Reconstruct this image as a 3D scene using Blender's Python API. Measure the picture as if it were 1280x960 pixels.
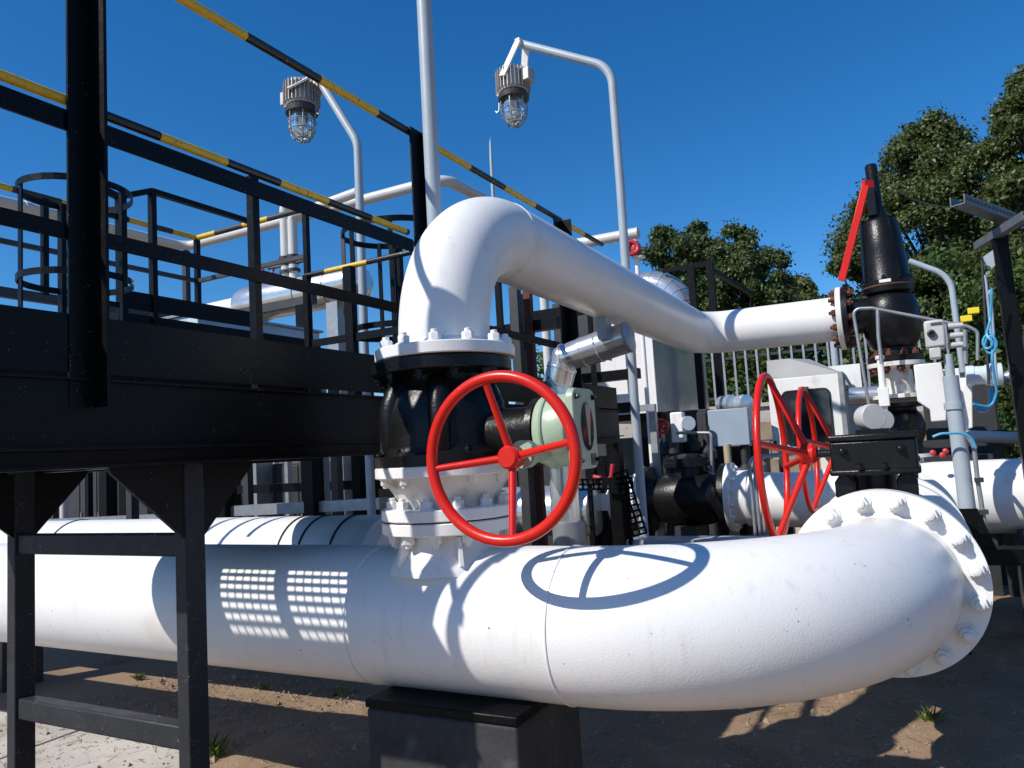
import bpy, bmesh, math, random
from mathutils import Vector, Matrix
random.seed(11)
for o in list(bpy.data.objects): bpy.data.objects.remove(o)
SC = bpy.context.scene
COL = SC.collection

# ------------------------------------------------------------------ camera
F_PX = 945.81                      # focal length in pixels of a 1280 px wide frame
ROT = Matrix(((0.88008196, 0.0950762, 0.4652056),
              (0.47108346, -0.05213572, -0.88054656),
              (-0.05946519, 0.99410381, -0.09067253)))
CAM = Vector((0, 0, 1.65))
cd = bpy.data.cameras.new('camera'); cam = bpy.data.objects.new('camera', cd); COL.objects.link(cam)
cam.matrix_world = Matrix.Translation(CAM) @ ROT.to_4x4()
cd.sensor_width = 36; cd.lens = F_PX / 1280 * 36; cd.clip_end = 3000; cd.clip_start = 0.05
SC.camera = cam

# ------------------------------------------------------------------ light
SUN = Vector((-.392, -.612, .687)).normalized()
EL = math.asin(SUN.z); AZ = math.atan2(SUN.x, SUN.y)
w = bpy.data.worlds.new('World'); SC.world = w; w.use_nodes = True
nt = w.node_tree; nt.nodes.clear()
sky = nt.nodes.new('ShaderNodeTexSky'); sky.sky_type = 'NISHITA'; sky.sun_disc = False
sky.sun_elevation = EL; sky.sun_rotation = AZ
sky.altitude = 300; sky.air_density = 1.0; sky.dust_density = 0.2; sky.ozone_density = 8.0
bg = nt.nodes.new('ShaderNodeBackground'); bg.inputs[1].default_value = 0.122
wo = nt.nodes.new('ShaderNodeOutputWorld')
hs_ = nt.nodes.new('ShaderNodeHueSaturation'); hs_.inputs['Saturation'].default_value = 1.22
nt.links.new(sky.outputs[0], hs_.inputs['Color']); nt.links.new(hs_.outputs[0], bg.inputs[0]); nt.links.new(bg.outputs[0], wo.inputs[0])
sl = bpy.data.lights.new('sun', 'SUN'); sl.energy = 4.7; sl.angle = math.radians(.53); sl.color = (1, .955, .89)
so = bpy.data.objects.new('sun', sl); COL.objects.link(so)
so.rotation_euler = (-SUN).to_track_quat('-Z', 'Y').to_euler()
SC.view_settings.view_transform = 'Standard'; SC.view_settings.look = 'None'
SC.view_settings.exposure = 0.15; SC.view_settings.gamma = 1.0
SC.render.resolution_x = 1024; SC.render.resolution_y = 768

G = -0.40                          # ground level
def ray(x, y): return ROT @ Vector(((x - 640) / F_PX, -(y - 480) / F_PX, -1.0))
def at(x, y, X=None, Y=None, Z=None):
    d = ray(x, y)
    t = X / d.x if X is not None else (Y / d.y if Y is not None else (Z - CAM.z) / d.z)
    return CAM + d * t

# ------------------------------------------------------------------ materials
def mat(name, col, rough=.5, metal=0., bump=0., bscale=60., var=0., vscale=3., chips=None, chip_amt=.66, chip_scale=40., coat=0., spec=.5, stain=None, stain_amt=.6, stain_scale=2., wave=0., streak=None):
    m = bpy.data.materials.new(name); m.use_nodes = True
    n = m.node_tree.nodes; L = m.node_tree.links; p = n['Principled BSDF']
    p.inputs['Roughness'].default_value = rough; p.inputs['Metallic'].default_value = metal
    p.inputs['Specular IOR Level'].default_value = spec
    p.inputs['Coat Weight'].default_value = coat; p.inputs['Coat Roughness'].default_value = .08
    tc = n.new('ShaderNodeNewGeometry')
    def noise(sc, det=4):
        t = n.new('ShaderNodeTexNoise'); t.inputs['Scale'].default_value = sc; t.inputs['Detail'].default_value = det
        L.new(tc.outputs['Position'], t.inputs['Vector']); return t
    cur = None
    base = n.new('ShaderNodeRGB'); base.outputs[0].default_value = (*col, 1); cur = base.outputs[0]
    def mix(fac, c2):
        nonlocal cur
        x = n.new('ShaderNodeMix'); x.data_type = 'RGBA'
        L.new(fac, x.inputs['Factor']); L.new(cur, x.inputs['A']); x.inputs['B'].default_value = (*c2, 1)
        cur = x.outputs['Result']
    def ramp(sock, a, b):
        r = n.new('ShaderNodeMapRange'); r.inputs['From Min'].default_value = a; r.inputs['From Max'].default_value = b
        L.new(sock, r.inputs['Value']); return r.outputs[0]
    if var:
        t = noise(vscale, 5); mix(ramp(t.outputs[0], .35, .75), tuple(c * (1 - var) for c in col))
    if stain:
        t = noise(stain_scale, 8); mix(ramp(t.outputs[0], stain_amt, stain_amt + .2), stain)
    if streak:      # rain streaks: noise stretched along the vertical
        mp_ = n.new('ShaderNodeMapping'); mp_.inputs['Scale'].default_value = (9, 9, .9); L.new(tc.outputs['Position'], mp_.inputs['Vector'])
        t = n.new('ShaderNodeTexNoise'); t.inputs['Scale'].default_value = 2.2; t.inputs['Detail'].default_value = 6; L.new(mp_.outputs[0], t.inputs['Vector'])
        r_ = n.new('ShaderNodeMapRange'); r_.inputs['From Min'].default_value = .56; r_.inputs['From Max'].default_value = .85; r_.inputs['To Max'].default_value = .36; L.new(t.outputs[0], r_.inputs['Value']); mix(r_.outputs[0], streak)
    if chips:
        t = noise(chip_scale, 3); t2 = noise(chip_scale * .08, 3)
        a = n.new('ShaderNodeMath'); a.operation = 'MULTIPLY_ADD'; L.new(t2.outputs[0], a.inputs[0]); a.inputs[1].default_value = .35; L.new(t.outputs[0], a.inputs[2])
        mix(ramp(a.outputs[0], chip_amt + .16, chip_amt + .19), chips)
    L.new(cur, p.inputs['Base Color'])
    if bump or wave:
        b = n.new('ShaderNodeBump'); b.inputs['Strength'].default_value = bump or wave; b.inputs['Distance'].default_value = .004 if bump else .05
        t = noise(bscale, 3); L.new(t.outputs[0], b.inputs['Height']); L.new(b.outputs[0], p.inputs['Normal'])
    if rough > .15:
        t = noise(vscale * 4, 4); r = n.new('ShaderNodeMapRange'); r.inputs['To Min'].default_value = rough * .75; r.inputs['To Max'].default_value = min(1, rough * 1.25)
        L.new(t.outputs[0], r.inputs['Value']); L.new(r.outputs[0], p.inputs['Roughness'])
    return m
M = {}
M['white'] = mat('white_paint', (.80, .785, .755), .36, bump=.24, bscale=95, var=.07, vscale=2, streak=(.50, .43, .34), chips=(.09, .07, .055), chip_amt=.765, chip_scale=60, stain=(.62, .56, .47), stain_amt=.62, stain_scale=1.6)
M['white_clean'] = mat('white_enamel', (.78, .77, .745), .38, bump=.15, bscale=50, var=.08, streak=(.45, .36, .27), stain=(.6, .52, .42), stain_amt=.64, stain_scale=4)
M['white_dirty'] = mat('weathered_white_paint', (.72, .70, .65), .5, bump=.25, bscale=90, var=.12, vscale=9, stain=(.30, .17, .09), stain_amt=.60, stain_scale=9)
M['black'] = mat('black_paint', (.003, .003, .0034), .4, bump=.35, bscale=45, chips=(.30, .30, .30), chip_amt=.75, chip_scale=150, spec=.16)
M['black_gloss'] = mat('glossy_black_enamel', (.007, .007, .0072), .34, bump=.6, bscale=45, spec=.28, var=.4, vscale=9)
M['black_leg'] = mat('worn_black_paint', (.034, .035, .038), .45, bump=.3, bscale=60, var=.35, chips=(.45, .45, .45), chip_amt=.72, chip_scale=190, spec=.15)
M['red'] = mat('red_paint', (.62, .014, .006), .32, bump=.12, bscale=60, var=.1, chips=(.5, .3, .26), chip_amt=.75, chip_scale=90, spec=.4)
M['red_dull'] = mat('faded_red_paint', (.50, .03, .04), .5, var=.3, vscale=20)
M['yellow'] = mat('yellow_paint', (.72, .46, .025), .45, bump=.2, var=.2, vscale=14, chips=(.25, .18, .05), chip_amt=.66, chip_scale=60)
M['rail_black'] = mat('black_rail_paint', (.010, .010, .010), .35, bump=.2, chips=(.4, .38, .3), chip_amt=.73, chip_scale=70)
M['grey'] = mat('grey_pole_paint', (.36, .41, .45), .42, bump=.2, bscale=70, var=.12, vscale=5)
M['galv'] = mat('galvanised_steel', (.36, .375, .385), .45, metal=.55, var=.25, vscale=9)
M['pipe_grey'] = mat('silver_grey_pipe_paint', (.60, .59, .56), .4, var=.12, vscale=3, bump=.1)
M['alu'] = mat('aluminium_cladding', (.72, .72, .70), .24, metal=.78, bump=.12, bscale=6, var=.1)
M['mirror'] = mat('polished_stainless', (.74, .75, .76), .22, metal=.72, wave=.4, bscale=1.6)
M['green'] = mat('pale_green_enamel', (.36, .45, .32), .38, bump=.2, bscale=60, var=.12, vscale=6)
M['rust'] = mat('rusty_steel', (.13, .040, .020), .85, bump=.6, bscale=80, var=.45, vscale=25)
M['galv_dark'] = mat('weathered_galvanised_steel', (.17, .18, .19), .5, metal=.4, var=.3, vscale=9)
M['dark'] = mat('dark_steel', (.035, .035, .037), .5, var=.3, vscale=6)
M['rubber'] = mat('black_rubber', (.012, .012, .012), .6)
M['glass'] = mat('lamp_glass', (.9, .93, .93), .05)
M['glass'].node_tree.nodes['Principled BSDF'].inputs['Transmission Weight'].default_value = .92
M['window'] = mat('dark_window_glass', (.02, .024, .028), .06, spec=.7)
M['lamp_metal'] = mat('dusty_cast_aluminium', (.46, .43, .39), .5, metal=.35, var=.25, vscale=30)
M['blue_grey'] = mat('blue_grey_paint', (.30, .37, .45), .4, var=.1)
M['pale_blue'] = mat('pale_blue_paint', (.55, .63, .70), .4, var=.15, vscale=8)
M['blue_hose'] = mat('blue_air_hose', (.05, .30, .50), .4)
M['tarp'] = mat('grey_white_canvas', (.40, .40, .38), .8, bump=.5, bscale=8, var=.12)
M['grey_box'] = mat('grey_cast_housing', (.50, .49, .47), .45, var=.1, vscale=12)
M['stone'] = mat('tan_stone', (.27, .21, .145), .85, bump=.8, bscale=25, var=.3, vscale=4)
M['concrete_dark'] = mat('painted_dark_concrete', (.035, .035, .037), .8, bump=.7, bscale=40, var=.4, vscale=5, stain=(.16, .155, .15), stain_amt=.58, stain_scale=3)
M['concrete'] = mat('weathered_concrete', (.50, .46, .41), .9, bump=.7, bscale=30, var=.35, vscale=1.4, chips=(.16, .12, .08), chip_amt=.66, chip_scale=9, stain=(.25, .19, .13), stain_amt=.56, stain_scale=1.2)
M['wall_pale'] = mat('brown_wall_render', (.13, .11, .09), .9, var=.15, vscale=.6)
M['cap_tan'] = mat('tan_machine_paint', (.42, .33, .22), .6, var=.3, vscale=4)
M['green_dark'] = mat('dark_green_paint', (.02, .10, .05), .5, var=.3)
M['label_yellow'] = mat('yellow_plastic', (.80, .60, .02), .4)
M['plate'] = mat('engraved_nameplate', (.06, .07, .06), .4)
M['bark'] = mat('bark', (.06, .045, .032), .9, bump=.8, bscale=20, var=.4, vscale=6)
def ground_mat():
    m = mat('dry_dirt', (.28, .185, .11), .95, bump=1., bscale=30, var=.3, vscale=1.3, chips=(.48, .40, .30), chip_amt=.66, chip_scale=70, stain=(.11, .078, .05), stain_amt=.52, stain_scale=.8)
    return m
M['dirt'] = ground_mat()
M['gravel'] = mat('gravel_mix', (.34, .25, .17), .9, var=.5, vscale=30)
def leaf_mat(name, c, t):
    m = bpy.data.materials.new(name); m.use_nodes = True
    n = m.node_tree.nodes; L = m.node_tree.links; p = n['Principled BSDF']; p.inputs['Roughness'].default_value = .5
    g = n.new('ShaderNodeNewGeometry'); r = n.new('ShaderNodeValToRGB')
    L.new(g.outputs['Random Per Island'], r.inputs[0])
    r.color_ramp.elements[0].color = (c[0] * .55, c[1] * .6, c[2] * .6, 1); r.color_ramp.elements[1].color = (c[0] * 1.5, c[1] * 1.35, c[2] * 1.2, 1)
    L.new(r.outputs[0], p.inputs['Base Color'])
    tr = n.new('ShaderNodeBsdfTranslucent'); L.new(r.outputs[0], tr.inputs[0])
    ms = n.new('ShaderNodeMixShader'); ms.inputs[0].default_value = t
    L.new(p.outputs[0], ms.inputs[1]); L.new(tr.outputs[0], ms.inputs[2]); L.new(ms.outputs[0], n['Material Output'].inputs[0])
    return m
M['leaf'] = leaf_mat('olive_foliage', (.080, .115, .030), .35)
M['leaf2'] = leaf_mat('dark_green_foliage', (.066, .105, .030), .35)
M['hedge'] = leaf_mat('hedge_foliage', (.065, .115, .025), .3)
M['weed'] = leaf_mat('weed_leaves', (.10, .17, .03), .3)

# ------------------------------------------------------------------ mesh builder
def frame(axis):
    a = Vector(axis).normalized()
    u = a.orthogonal().normalized() if abs(a.z) < .999 else Vector((1, 0, 0))
    if abs(a.z) < .999:
        u = Vector((0, 0, 1)).cross(a).normalized()
    v = a.cross(u).normalized()
    return a, u, v
class MB:
    def __init__(s): s.v = []; s.f = []; s.m = []
    def add(s, vs, fs, mi=0):
        b = len(s.v); s.v += [Vector(x) for x in vs]
        for f in fs: s.f.append(tuple(b + i for i in f)); s.m.append(mi)
        return s
    def box(s, lo, hi, mi=0):
        x0, y0, z0 = lo; x1, y1, z1 = hi
        x0, x1 = min(x0, x1), max(x0, x1); y0, y1 = min(y0, y1), max(y0, y1); z0, z1 = min(z0, z1), max(z0, z1)
        return s.add([(x0, y0, z0), (x1, y0, z0), (x1, y1, z0), (x0, y1, z0), (x0, y0, z1), (x1, y0, z1), (x1, y1, z1), (x0, y1, z1)],
                     [(0, 3, 2, 1), (4, 5, 6, 7), (0, 1, 5, 4), (1, 2, 6, 5), (2, 3, 7, 6), (3, 0, 4, 7)], mi)
    def bar(s, p0, p1, wd, ht, up=(0, 0, 1), mi=0):     # rectangular bar between two points, ht along up
        p0 = Vector(p0); p1 = Vector(p1); a = (p1 - p0).normalized(); up = Vector(up)
        u = a.cross(up).normalized() * wd / 2; v = u.cross(a).normalized() * ht / 2
        vs = [p + i * u + j * v for p in (p0, p1) for i, j in ((-1, -1), (1, -1), (1, 1), (-1, 1))]
        return s.add(vs, [(3, 2, 1, 0), (4, 5, 6, 7), (0, 1, 5, 4), (1, 2, 6, 5), (2, 3, 7, 6), (3, 0, 4, 7)], mi)
    def lathe(s, prof, org, axis, n=32, mi=0, phase=0.):    # prof [(r, h)]
        a, u, v = frame(axis); org = Vector(org); vs = []; fs = []
        for r, h in prof:
            for i in range(n):
                t = 2 * math.pi * (i / n) + phase
                vs.append(org + a * h + (u * math.cos(t) + v * math.sin(t)) * max(r, 1e-4))
        k = len(prof)
        for j in range(k - 1):
            for i in range(n):
                i2 = (i + 1) % n
                fs.append((j * n + i, j * n + i2, (j + 1) * n + i2, (j + 1) * n + i))
        if prof[0][0] > 2e-4: fs.append(tuple(range(n))[::-1])
        if prof[-1][0] > 2e-4: fs.append(tuple((k - 1) * n + i for i in range(n)))
        return s.add(vs, fs, mi)
    def cyl(s, p0, p1, r0, r1=None, n=16, mi=0):
        p0 = Vector(p0); p1 = Vector(p1); r1 = r0 if r1 is None else r1
        return s.lathe([(r0, 0), (r1, (p1 - p0).length)], p0, p1 - p0, n, mi)
    def tube(s, path, r, n=14, cap=True, mi=0, closed=False):
        P = [Vector(p) for p in path]; k = len(P); vs = []; fs = []
        rr = r if isinstance(r, (list, tuple)) else [r] * k
        t0 = (P[1] - P[0]).normalized(); _, u, v = frame(t0)
        for j in range(k):
            if closed: t = (P[(j + 1) % k] - P[j - 1]).normalized()
            else: t = ((P[min(j + 1, k - 1)] - P[j]).normalized() + (P[j] - P[max(j - 1, 0)]).normalized()).normalized()
            u = (u - t * u.dot(t)).normalized(); v = t.cross(u)
            for i in range(n):
                a = 2 * math.pi * i / n
                vs.append(P[j] + (u * math.cos(a) + v * math.sin(a)) * rr[j])
        for j in range(k if closed else k - 1):
            j2 = (j + 1) % k
            for i in range(n):
                i2 = (i + 1) % n
                fs.append((j * n + i, j * n + i2, j2 * n + i2, j2 * n + i))
        if cap and not closed:
            fs.append(tuple(range(n))[::-1]); fs.append(tuple((k - 1) * n + i for i in range(n)))
        return s.add(vs, fs, mi)
    def torus(s, c, axis, R, r, n=64, m=12, mi=0, a0=0, a1=2 * math.pi):
        a, u, v = frame(axis); c = Vector(c)
        full = abs(a1 - a0 - 2 * math.pi) < 1e-6
        k = n if full else n + 1
        path = [c + (u * math.cos(a0 + (a1 - a0) * i / n) + v * math.sin(a0 + (a1 - a0) * i / n)) * R for i in range(k)]
        return s.tube(path, r, m, closed=full, mi=mi)
    def prism(s, poly, o, u, v, th, mi=0):          # polygon (a,b) in o + a*u + b*v, extruded along u x v
        o = Vector(o); u = Vector(u); v = Vector(v); w_ = u.cross(v).normalized() * th; n = len(poly)
        vs = [o + u * a + v * b for a, b in poly] + [o + u * a + v * b + w_ for a, b in poly]
        return s.add(vs, [tuple(range(n))[::-1], tuple(range(n, 2 * n))] + [(i, (i + 1) % n, n + (i + 1) % n, n + i) for i in range(n)], mi)
    def mesh(s, name, mats, org=(0, 0, 0), ang=38):
        me = bpy.data.meshes.new(name); o = Vector(org)
        me.from_pydata([tuple(x - o) for x in s.v], [], s.f)
        if not isinstance(mats, (list, tuple)): mats = [mats]
        for m in mats: me.materials.append(m)
        me.polygons.foreach_set('material_index', s.m)
        me.polygons.foreach_set('use_smooth', [True] * len(me.polygons))
        me.update(); me.set_sharp_from_angle(angle=math.radians(ang))
        return me
def org_of(p):
    return Vector(p['_o']) if p is not None and '_o' in p else Vector((0, 0, 0))
def thing(name, label, cat, loc, group=None):
    o = bpy.data.objects.new(name, None); COL.objects.link(o); o.location = loc; o.empty_display_size = .1
    o['label'] = label; o['category'] = cat; ORG[o.name] = Vector(loc)
    if group: o['group'] = group
    return o
ORG = {}
def part(name, mb, m, parent, ang=38, bevel=0, label=None, kind=None):
    og = ORG[parent.name]
    o = bpy.data.objects.new(name, mb.mesh(name, [M[x] for x in m] if isinstance(m, (list, tuple)) else M[m], og, ang)); COL.objects.link(o)
    o.parent = parent; ORG[o.name] = og
    if bevel:
        b = o.modifiers.new('bevel', 'BEVEL'); b.width = bevel; b.segments = 2; b.limit_method = 'ANGLE'; b.angle_limit = math.radians(40)
    if label: o['label'] = label
    if kind: o['kind'] = kind
    return o
def solo(name, mb, m, label, cat, loc, group=None, ang=38, bevel=0, kind=None):   # a thing that is one mesh
    o = bpy.data.objects.new(name, mb.mesh(name, [M[x] for x in m] if isinstance(m, (list, tuple)) else M[m], loc, ang)); COL.objects.link(o)
    o.location = loc; ORG[o.name] = Vector(loc)
    if kind: o['kind'] = kind
    if label: o['label'] = label
    if cat: o['category'] = cat
    if group: o['group'] = group
    if bevel:
        b = o.modifiers.new('bevel', 'BEVEL'); b.width = bevel; b.segments = 2; b.limit_method = 'ANGLE'; b.angle_limit = math.radians(40)
    return o
def inst(name, me, parent, loc, axis=(0, 0, 1), spin=0., scale=1.):
    o = bpy.data.objects.new(name, me); COL.objects.link(o); o.parent = parent
    q = Vector(axis).to_track_quat('Z', 'Y').to_matrix().to_4x4()
    o.matrix_local = Matrix.Translation(Vector(loc) - ORG[parent.name]) @ q @ Matrix.Rotation(spin, 4, 'Z') @ Matrix.Scale(scale, 4)
    return o
def fillet(pts, r, n=10):
    P = [Vector(p) for p in pts]; out = [P[0]]
    for i in range(1, len(P) - 1):
        a = (P[i - 1] - P[i]).normalized(); b = (P[i + 1] - P[i]).normalized()
        ang = a.angle(b)
        if ang > 3.10: out.append(P[i]); continue
        d = min(r / math.tan(ang / 2), (P[i - 1] - P[i]).length * .49, (P[i + 1] - P[i]).length * .49)
        rr = d * math.tan(ang / 2); c = P[i] + (a + b).normalized() * (rr / math.sin(ang / 2))
        s0 = P[i] + a * d - c; s1 = P[i] + b * d - c; tot = s0.angle(s1)
        for k in range(n + 1):
            t = k / n
            out.append(c + (s0 * math.sin((1 - t) * tot) + s1 * math.sin(t * tot)) / math.sin(tot))
    out.append(P[-1]); return out
def nut_mesh(name, r, h, m, stud=.6, washer=True):
    b = MB()
    if washer: b.lathe([(r * 1.25, 0), (r * 1.25, h * .14)], (0, 0, 0), (0, 0, 1), 16)
    b.lathe([(r, h * .14), (r, h * .88), (r * .86, h)], (0, 0, 0), (0, 0, 1), 6)
    b.lathe([(r * .55, h), (r * .55, h + h * stud), (r * .42, h + h * stud * 1.15)], (0, 0, 0), (0, 0, 1), 12)
    return b.mesh(name, M[m])
NUT_W = nut_mesh('nut_white', .031, .042, 'white_clean', .35)
NUT_BIG = nut_mesh('nut_white_large', .038, .046, 'white_clean', .5)
NUT_R = nut_mesh('nut_rusty', .036, .045, 'rust', .5)
NUT_K = nut_mesh('nut_black', .024, .03, 'black_gloss', .5)
def ring(name, me, parent, c, axis, R, n, phase=0., scale=1., rnd=True):
    a, u, v = frame(axis); c = Vector(c)
    for i in range(n):
        t = 2 * math.pi * i / n + phase
        inst(name, me, parent, c + (u * math.cos(t) + v * math.sin(t)) * R, a, random.random() * 6 if rnd else 0, scale)
def segs(mb, p0, p1, r, cuts, first, n=12):     # rail painted in bands: material slot 0 black, 1 yellow
    p0 = Vector(p0); p1 = Vector(p1); a = (p1 - p0); Ltot = a.length; a.normalize()
    c = [0] + [x for x in cuts if 0 < x < Ltot] + [Ltot]
    for i in range(len(c) - 1):
        mb.cyl(p0 + a * c[i], p0 + a * c[i + 1], r, n=n, mi=(i + first) % 2)

# ================================================================== setting
def struct(name, mb, m, loc=(0, 0, 0)):
    o = solo(name, mb, m, None, None, loc); o['kind'] = 'structure'; return o
g = MB(); g.add([(-1500, -1500, G), (1500, -1500, G), (1500, 1500, G), (-1500, 1500, G)], [(0, 1, 2, 3)])
struct('ground', g, 'dirt', (0, 0, G))
from mathutils import noise as mn
sv = []; sf = []; NX, NY = 190, 150
for j in range(NY + 1):
    for i in range(NX + 1):
        x = -4.64 + 8.0 * i / NX; y = 2.6 + 6.2 * j / NY
        e_ = min(1, i / 4, (NX - i) / 4, j / 4, (NY - j) / 4)
        h = .5 + .5 * mn.fractal(Vector((x * 1.1, y * 1.1, 3)), 1., 2., 6) + .25 * mn.fractal(Vector((x * 7, y * 7, 9)), 1., 2., 4)
        sv.append((x, y, G - .01 + e_ * (.012 + .045 * max(0, h))))
for j in range(NY):
    for i in range(NX): k = j * (NX + 1) + i; sf.append((k, k + 1, k + NX + 2, k + NX + 1))
struct('soil', MB().add(sv, sf), 'dirt')
# concrete paving slabs before the pipe on the left, each slab a piece
pv = MB(); pv.box((-11, -2.0, G - .05), (-4.66, 4.02, G + .012))
pav = struct('pavement', pv, 'dirt', (-7, 1, G))
xs = [-10.9, -9.3, -7.75, -6.2, -4.67]; ys = [-2.0, -.5, 1.0, 2.5, 4.0]
for i in range(4):
    for j in range(4):
        b = MB(); z = G + .03 + random.uniform(-.004, .006); e = .012
        x0, x1, y0, y1 = xs[i] + e, xs[i + 1] - e, ys[j] + e, ys[j + 1] - e
        b.box((x0, y0, G - .02), (x1, y1, z))
        part('concrete_slab', b, 'concrete', pav, bevel=.008)

# ================================================================== main white pipeline
YP, ZP, XS, RB, RP = 3.361, .828, -1.5, 1.267, .36
XF, YF = XS + RB, YP + RB
mp = thing('pipeline', 'large white pipe across the foreground, curving away at the right into a bolted flange', 'pipe', (-2.2, YP, ZP - RP))
b = MB(); b.tube([(-13 + (XS + 13) * i / 10, YP, ZP) for i in range(11)], RP, 96, cap=False)
part('straight_pipe', b, 'white', mp)
b = MB(); b.tube([(XS + RB * math.sin(a), YP + RB - RB * math.cos(a), ZP) for a in [math.pi / 2 * i / 40 for i in range(41)]], RP + .001, 96, cap=False)
part('elbow', b, 'white', mp)
for X_ in (XS, -2.62):
    b = MB(); b.torus((X_, YP, ZP), (1, 0, 0), RP, .006, 96, 8); part('weld_bead', b, 'white', mp)
b = MB(); b.lathe([(RP - .005, -.045), (RP + .02, 0), (.498, .001), (.5, .006), (.5, .07), (.495, .075), (.2, .075)], (XF, YF, ZP), (0, 1, 0), 96)
fl = part('flange', b, 'white', mp)
ring('bolt', NUT_BIG, fl, (XF, YF, ZP), (0, -1, 0), .44, 16, math.radians(10.5), 1.12)
# branch for the upright valve
VX, VY = -2.19, YP
b = MB(); b.lathe([(.33, .25), (.315, .29), (.285, .33), (.262, .37), (.255, .42), (.255, .445)], (VX, VY, ZP), (0, 0, 1), 64)
part('branch_neck', b, 'white', mp)
for k in range(6):
    t = k * math.pi / 3 + .25; c = Vector((math.cos(t), math.sin(t), 0)); 
    b = MB(); b.prism([(.2, .28), (.34, .30), (.30, .435), (.2, .44)], (VX - c.y * -.009, VY - c.x * .009, ZP), c, (0, 0, 1), .018)
    part('gusset', b, 'white', mp)
z0 = ZP + .445
b = MB(); b.lathe([(.25, 0), (.345, .0), (.35, .005), (.35, .055), (.345, .06), (.25, .06)], (VX, VY, z0), (0, 0, 1), 20)
bf = part('branch_flange', b, 'white', mp)
ring('nut', NUT_W, bf, (VX, VY, z0), (0, 0, -1), .295, 12, .2)
# concrete support below
sp = thing('pipe_support', 'dark painted concrete block carrying the foreground white pipe', 'support block', (-2.1, 3.4, G))
b = MB(); b.box((-2.52, 3.03, G), (-1.68, 3.72, .444)); part('block', b, 'concrete_dark', sp, bevel=.015)
b = MB(); b.box((-2.525, 3.025, .446), (-1.675, 3.725, .488)); part('cap_plate', b, 'black', sp, bevel=.008)

# ================================================================== upright ball valve with the red wheel
def spoke_wheel(parent, c, axis, R, r, hub, dish, angs, m='red', rs=.016, up=None, hub_r=.05):
    """rim at c, hub set back by dish along axis"""
    a = Vector(axis).normalized(); u, v = up; u = Vector(u); v = Vector(v); c = Vector(c)
    hw = part('handwheel', MB().torus(c, a, R, r, 96, 16), m, parent)
    h = c + a * dish
    part('hub', MB().lathe([(hub_r * .8, -.045), (hub_r, -.035), (hub_r, .03), (hub_r * .7, .05)], h, a, 28), m, hw)
    for t in angs:
        d = u * math.cos(t) + v * math.sin(t)
        part('spoke', MB().cyl(h + d * .03, c + d * (R - r * .3), rs * 1.15, rs * .95, 14), m, hw)
    return hw
bv = thing('ball_valve', 'upright black ball valve with red handwheel and pale green gearbox on the foreground pipe', 'valve', (VX, VY, z0 + .06))
zb = z0 + .068
b = MB(); b.lathe([(.33, -.007), (.33, 0)], (VX, VY, zb), (0, 0, 1), 40); part('gasket', b, 'rubber', bv)
b = MB(); b.lathe([(.25, 0), (.345, 0), (.35, .005), (.35, .052), (.345, .058), (.25, .058)], (VX, VY, zb), (0, 0, 1), 20)
f1 = part('lower_flange', b, 'white', bv); ring('nut', NUT_W, f1, (VX, VY, zb + .057), (0, 0, 1), .295, 12, .2)
b = MB(); b.lathe([(.255, .05), (.262, .10), (.30, .155), (.335, .20), (.34, .215)], (VX, VY, zb), (0, 0, 1), 64)
part('adapter_cone', b, 'white_dirty', bv)
za = zb + .215
b = MB(); b.lathe([(.3, 0), (.372, 0), (.376, .005), (.376, .05), (.372, .055), (.3, .055)], (VX, VY, za), (0, 0, 1), 24)
f2 = part('adapter_flange', b, 'white', bv); ring('nut', NUT_W, f2, (VX, VY, za), (0, 0, -1), .335, 12, .1, .8)
zc = za + .055
b = MB(); b.lathe([(.37, 0), (.374, .004), (.374, .055), (.365, .06), (.345, .075), (.338, .10), (.336, .20), (.322, .28), (.292, .35), (.262, .40), (.25, .43), (.252, .455), (.30, .468), (.365, .474), (.37, .479), (.37, .535), (.36, .54)], (VX, VY, zc), (0, 0, 1), 72)
body = part('valve_body', b, 'black_gloss', bv)
for k in range(6):
    t = k * math.pi / 3 - .02 + math.radians(0)
    b = MB(); pts = [(.30, .055), (.318, .1), (.322, .2), (.312, .29), (.285, .36), (.245, .42), (.22, .46)]
    c = Vector((math.cos(t), math.sin(t), 0))
    b.tube([Vector((VX, VY, zc)) + c * (r_ - .014) + Vector((0, 0, h_)) for r_, h_ in pts], [.055, .058, .06, .06, .058, .052, .045], 16)
    part('body_rib', b, 'black_gloss', body)
for k in range(5):      # raised casting marks
    b = MB(); t = math.radians(232 + (k % 2) * 4); c = Vector((math.cos(t), math.sin(t), 0)); q = Vector((0, 0, 1)).cross(c)
    p = Vector((VX, VY, zc + .11 + .028 * k)) + c * .34
    b.bar(p - q * .02, p + q * .02, .012, .012); part('casting_mark', b, 'black_gloss', body)
ring('nut', NUT_K, body, (VX, VY, zc + .47), (0, 0, -1), .335, 12, .3)
ring('nut', NUT_K, body, (VX, VY, zc + .055), (0, 0, 1), .345, 12, .36, .8)
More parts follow.
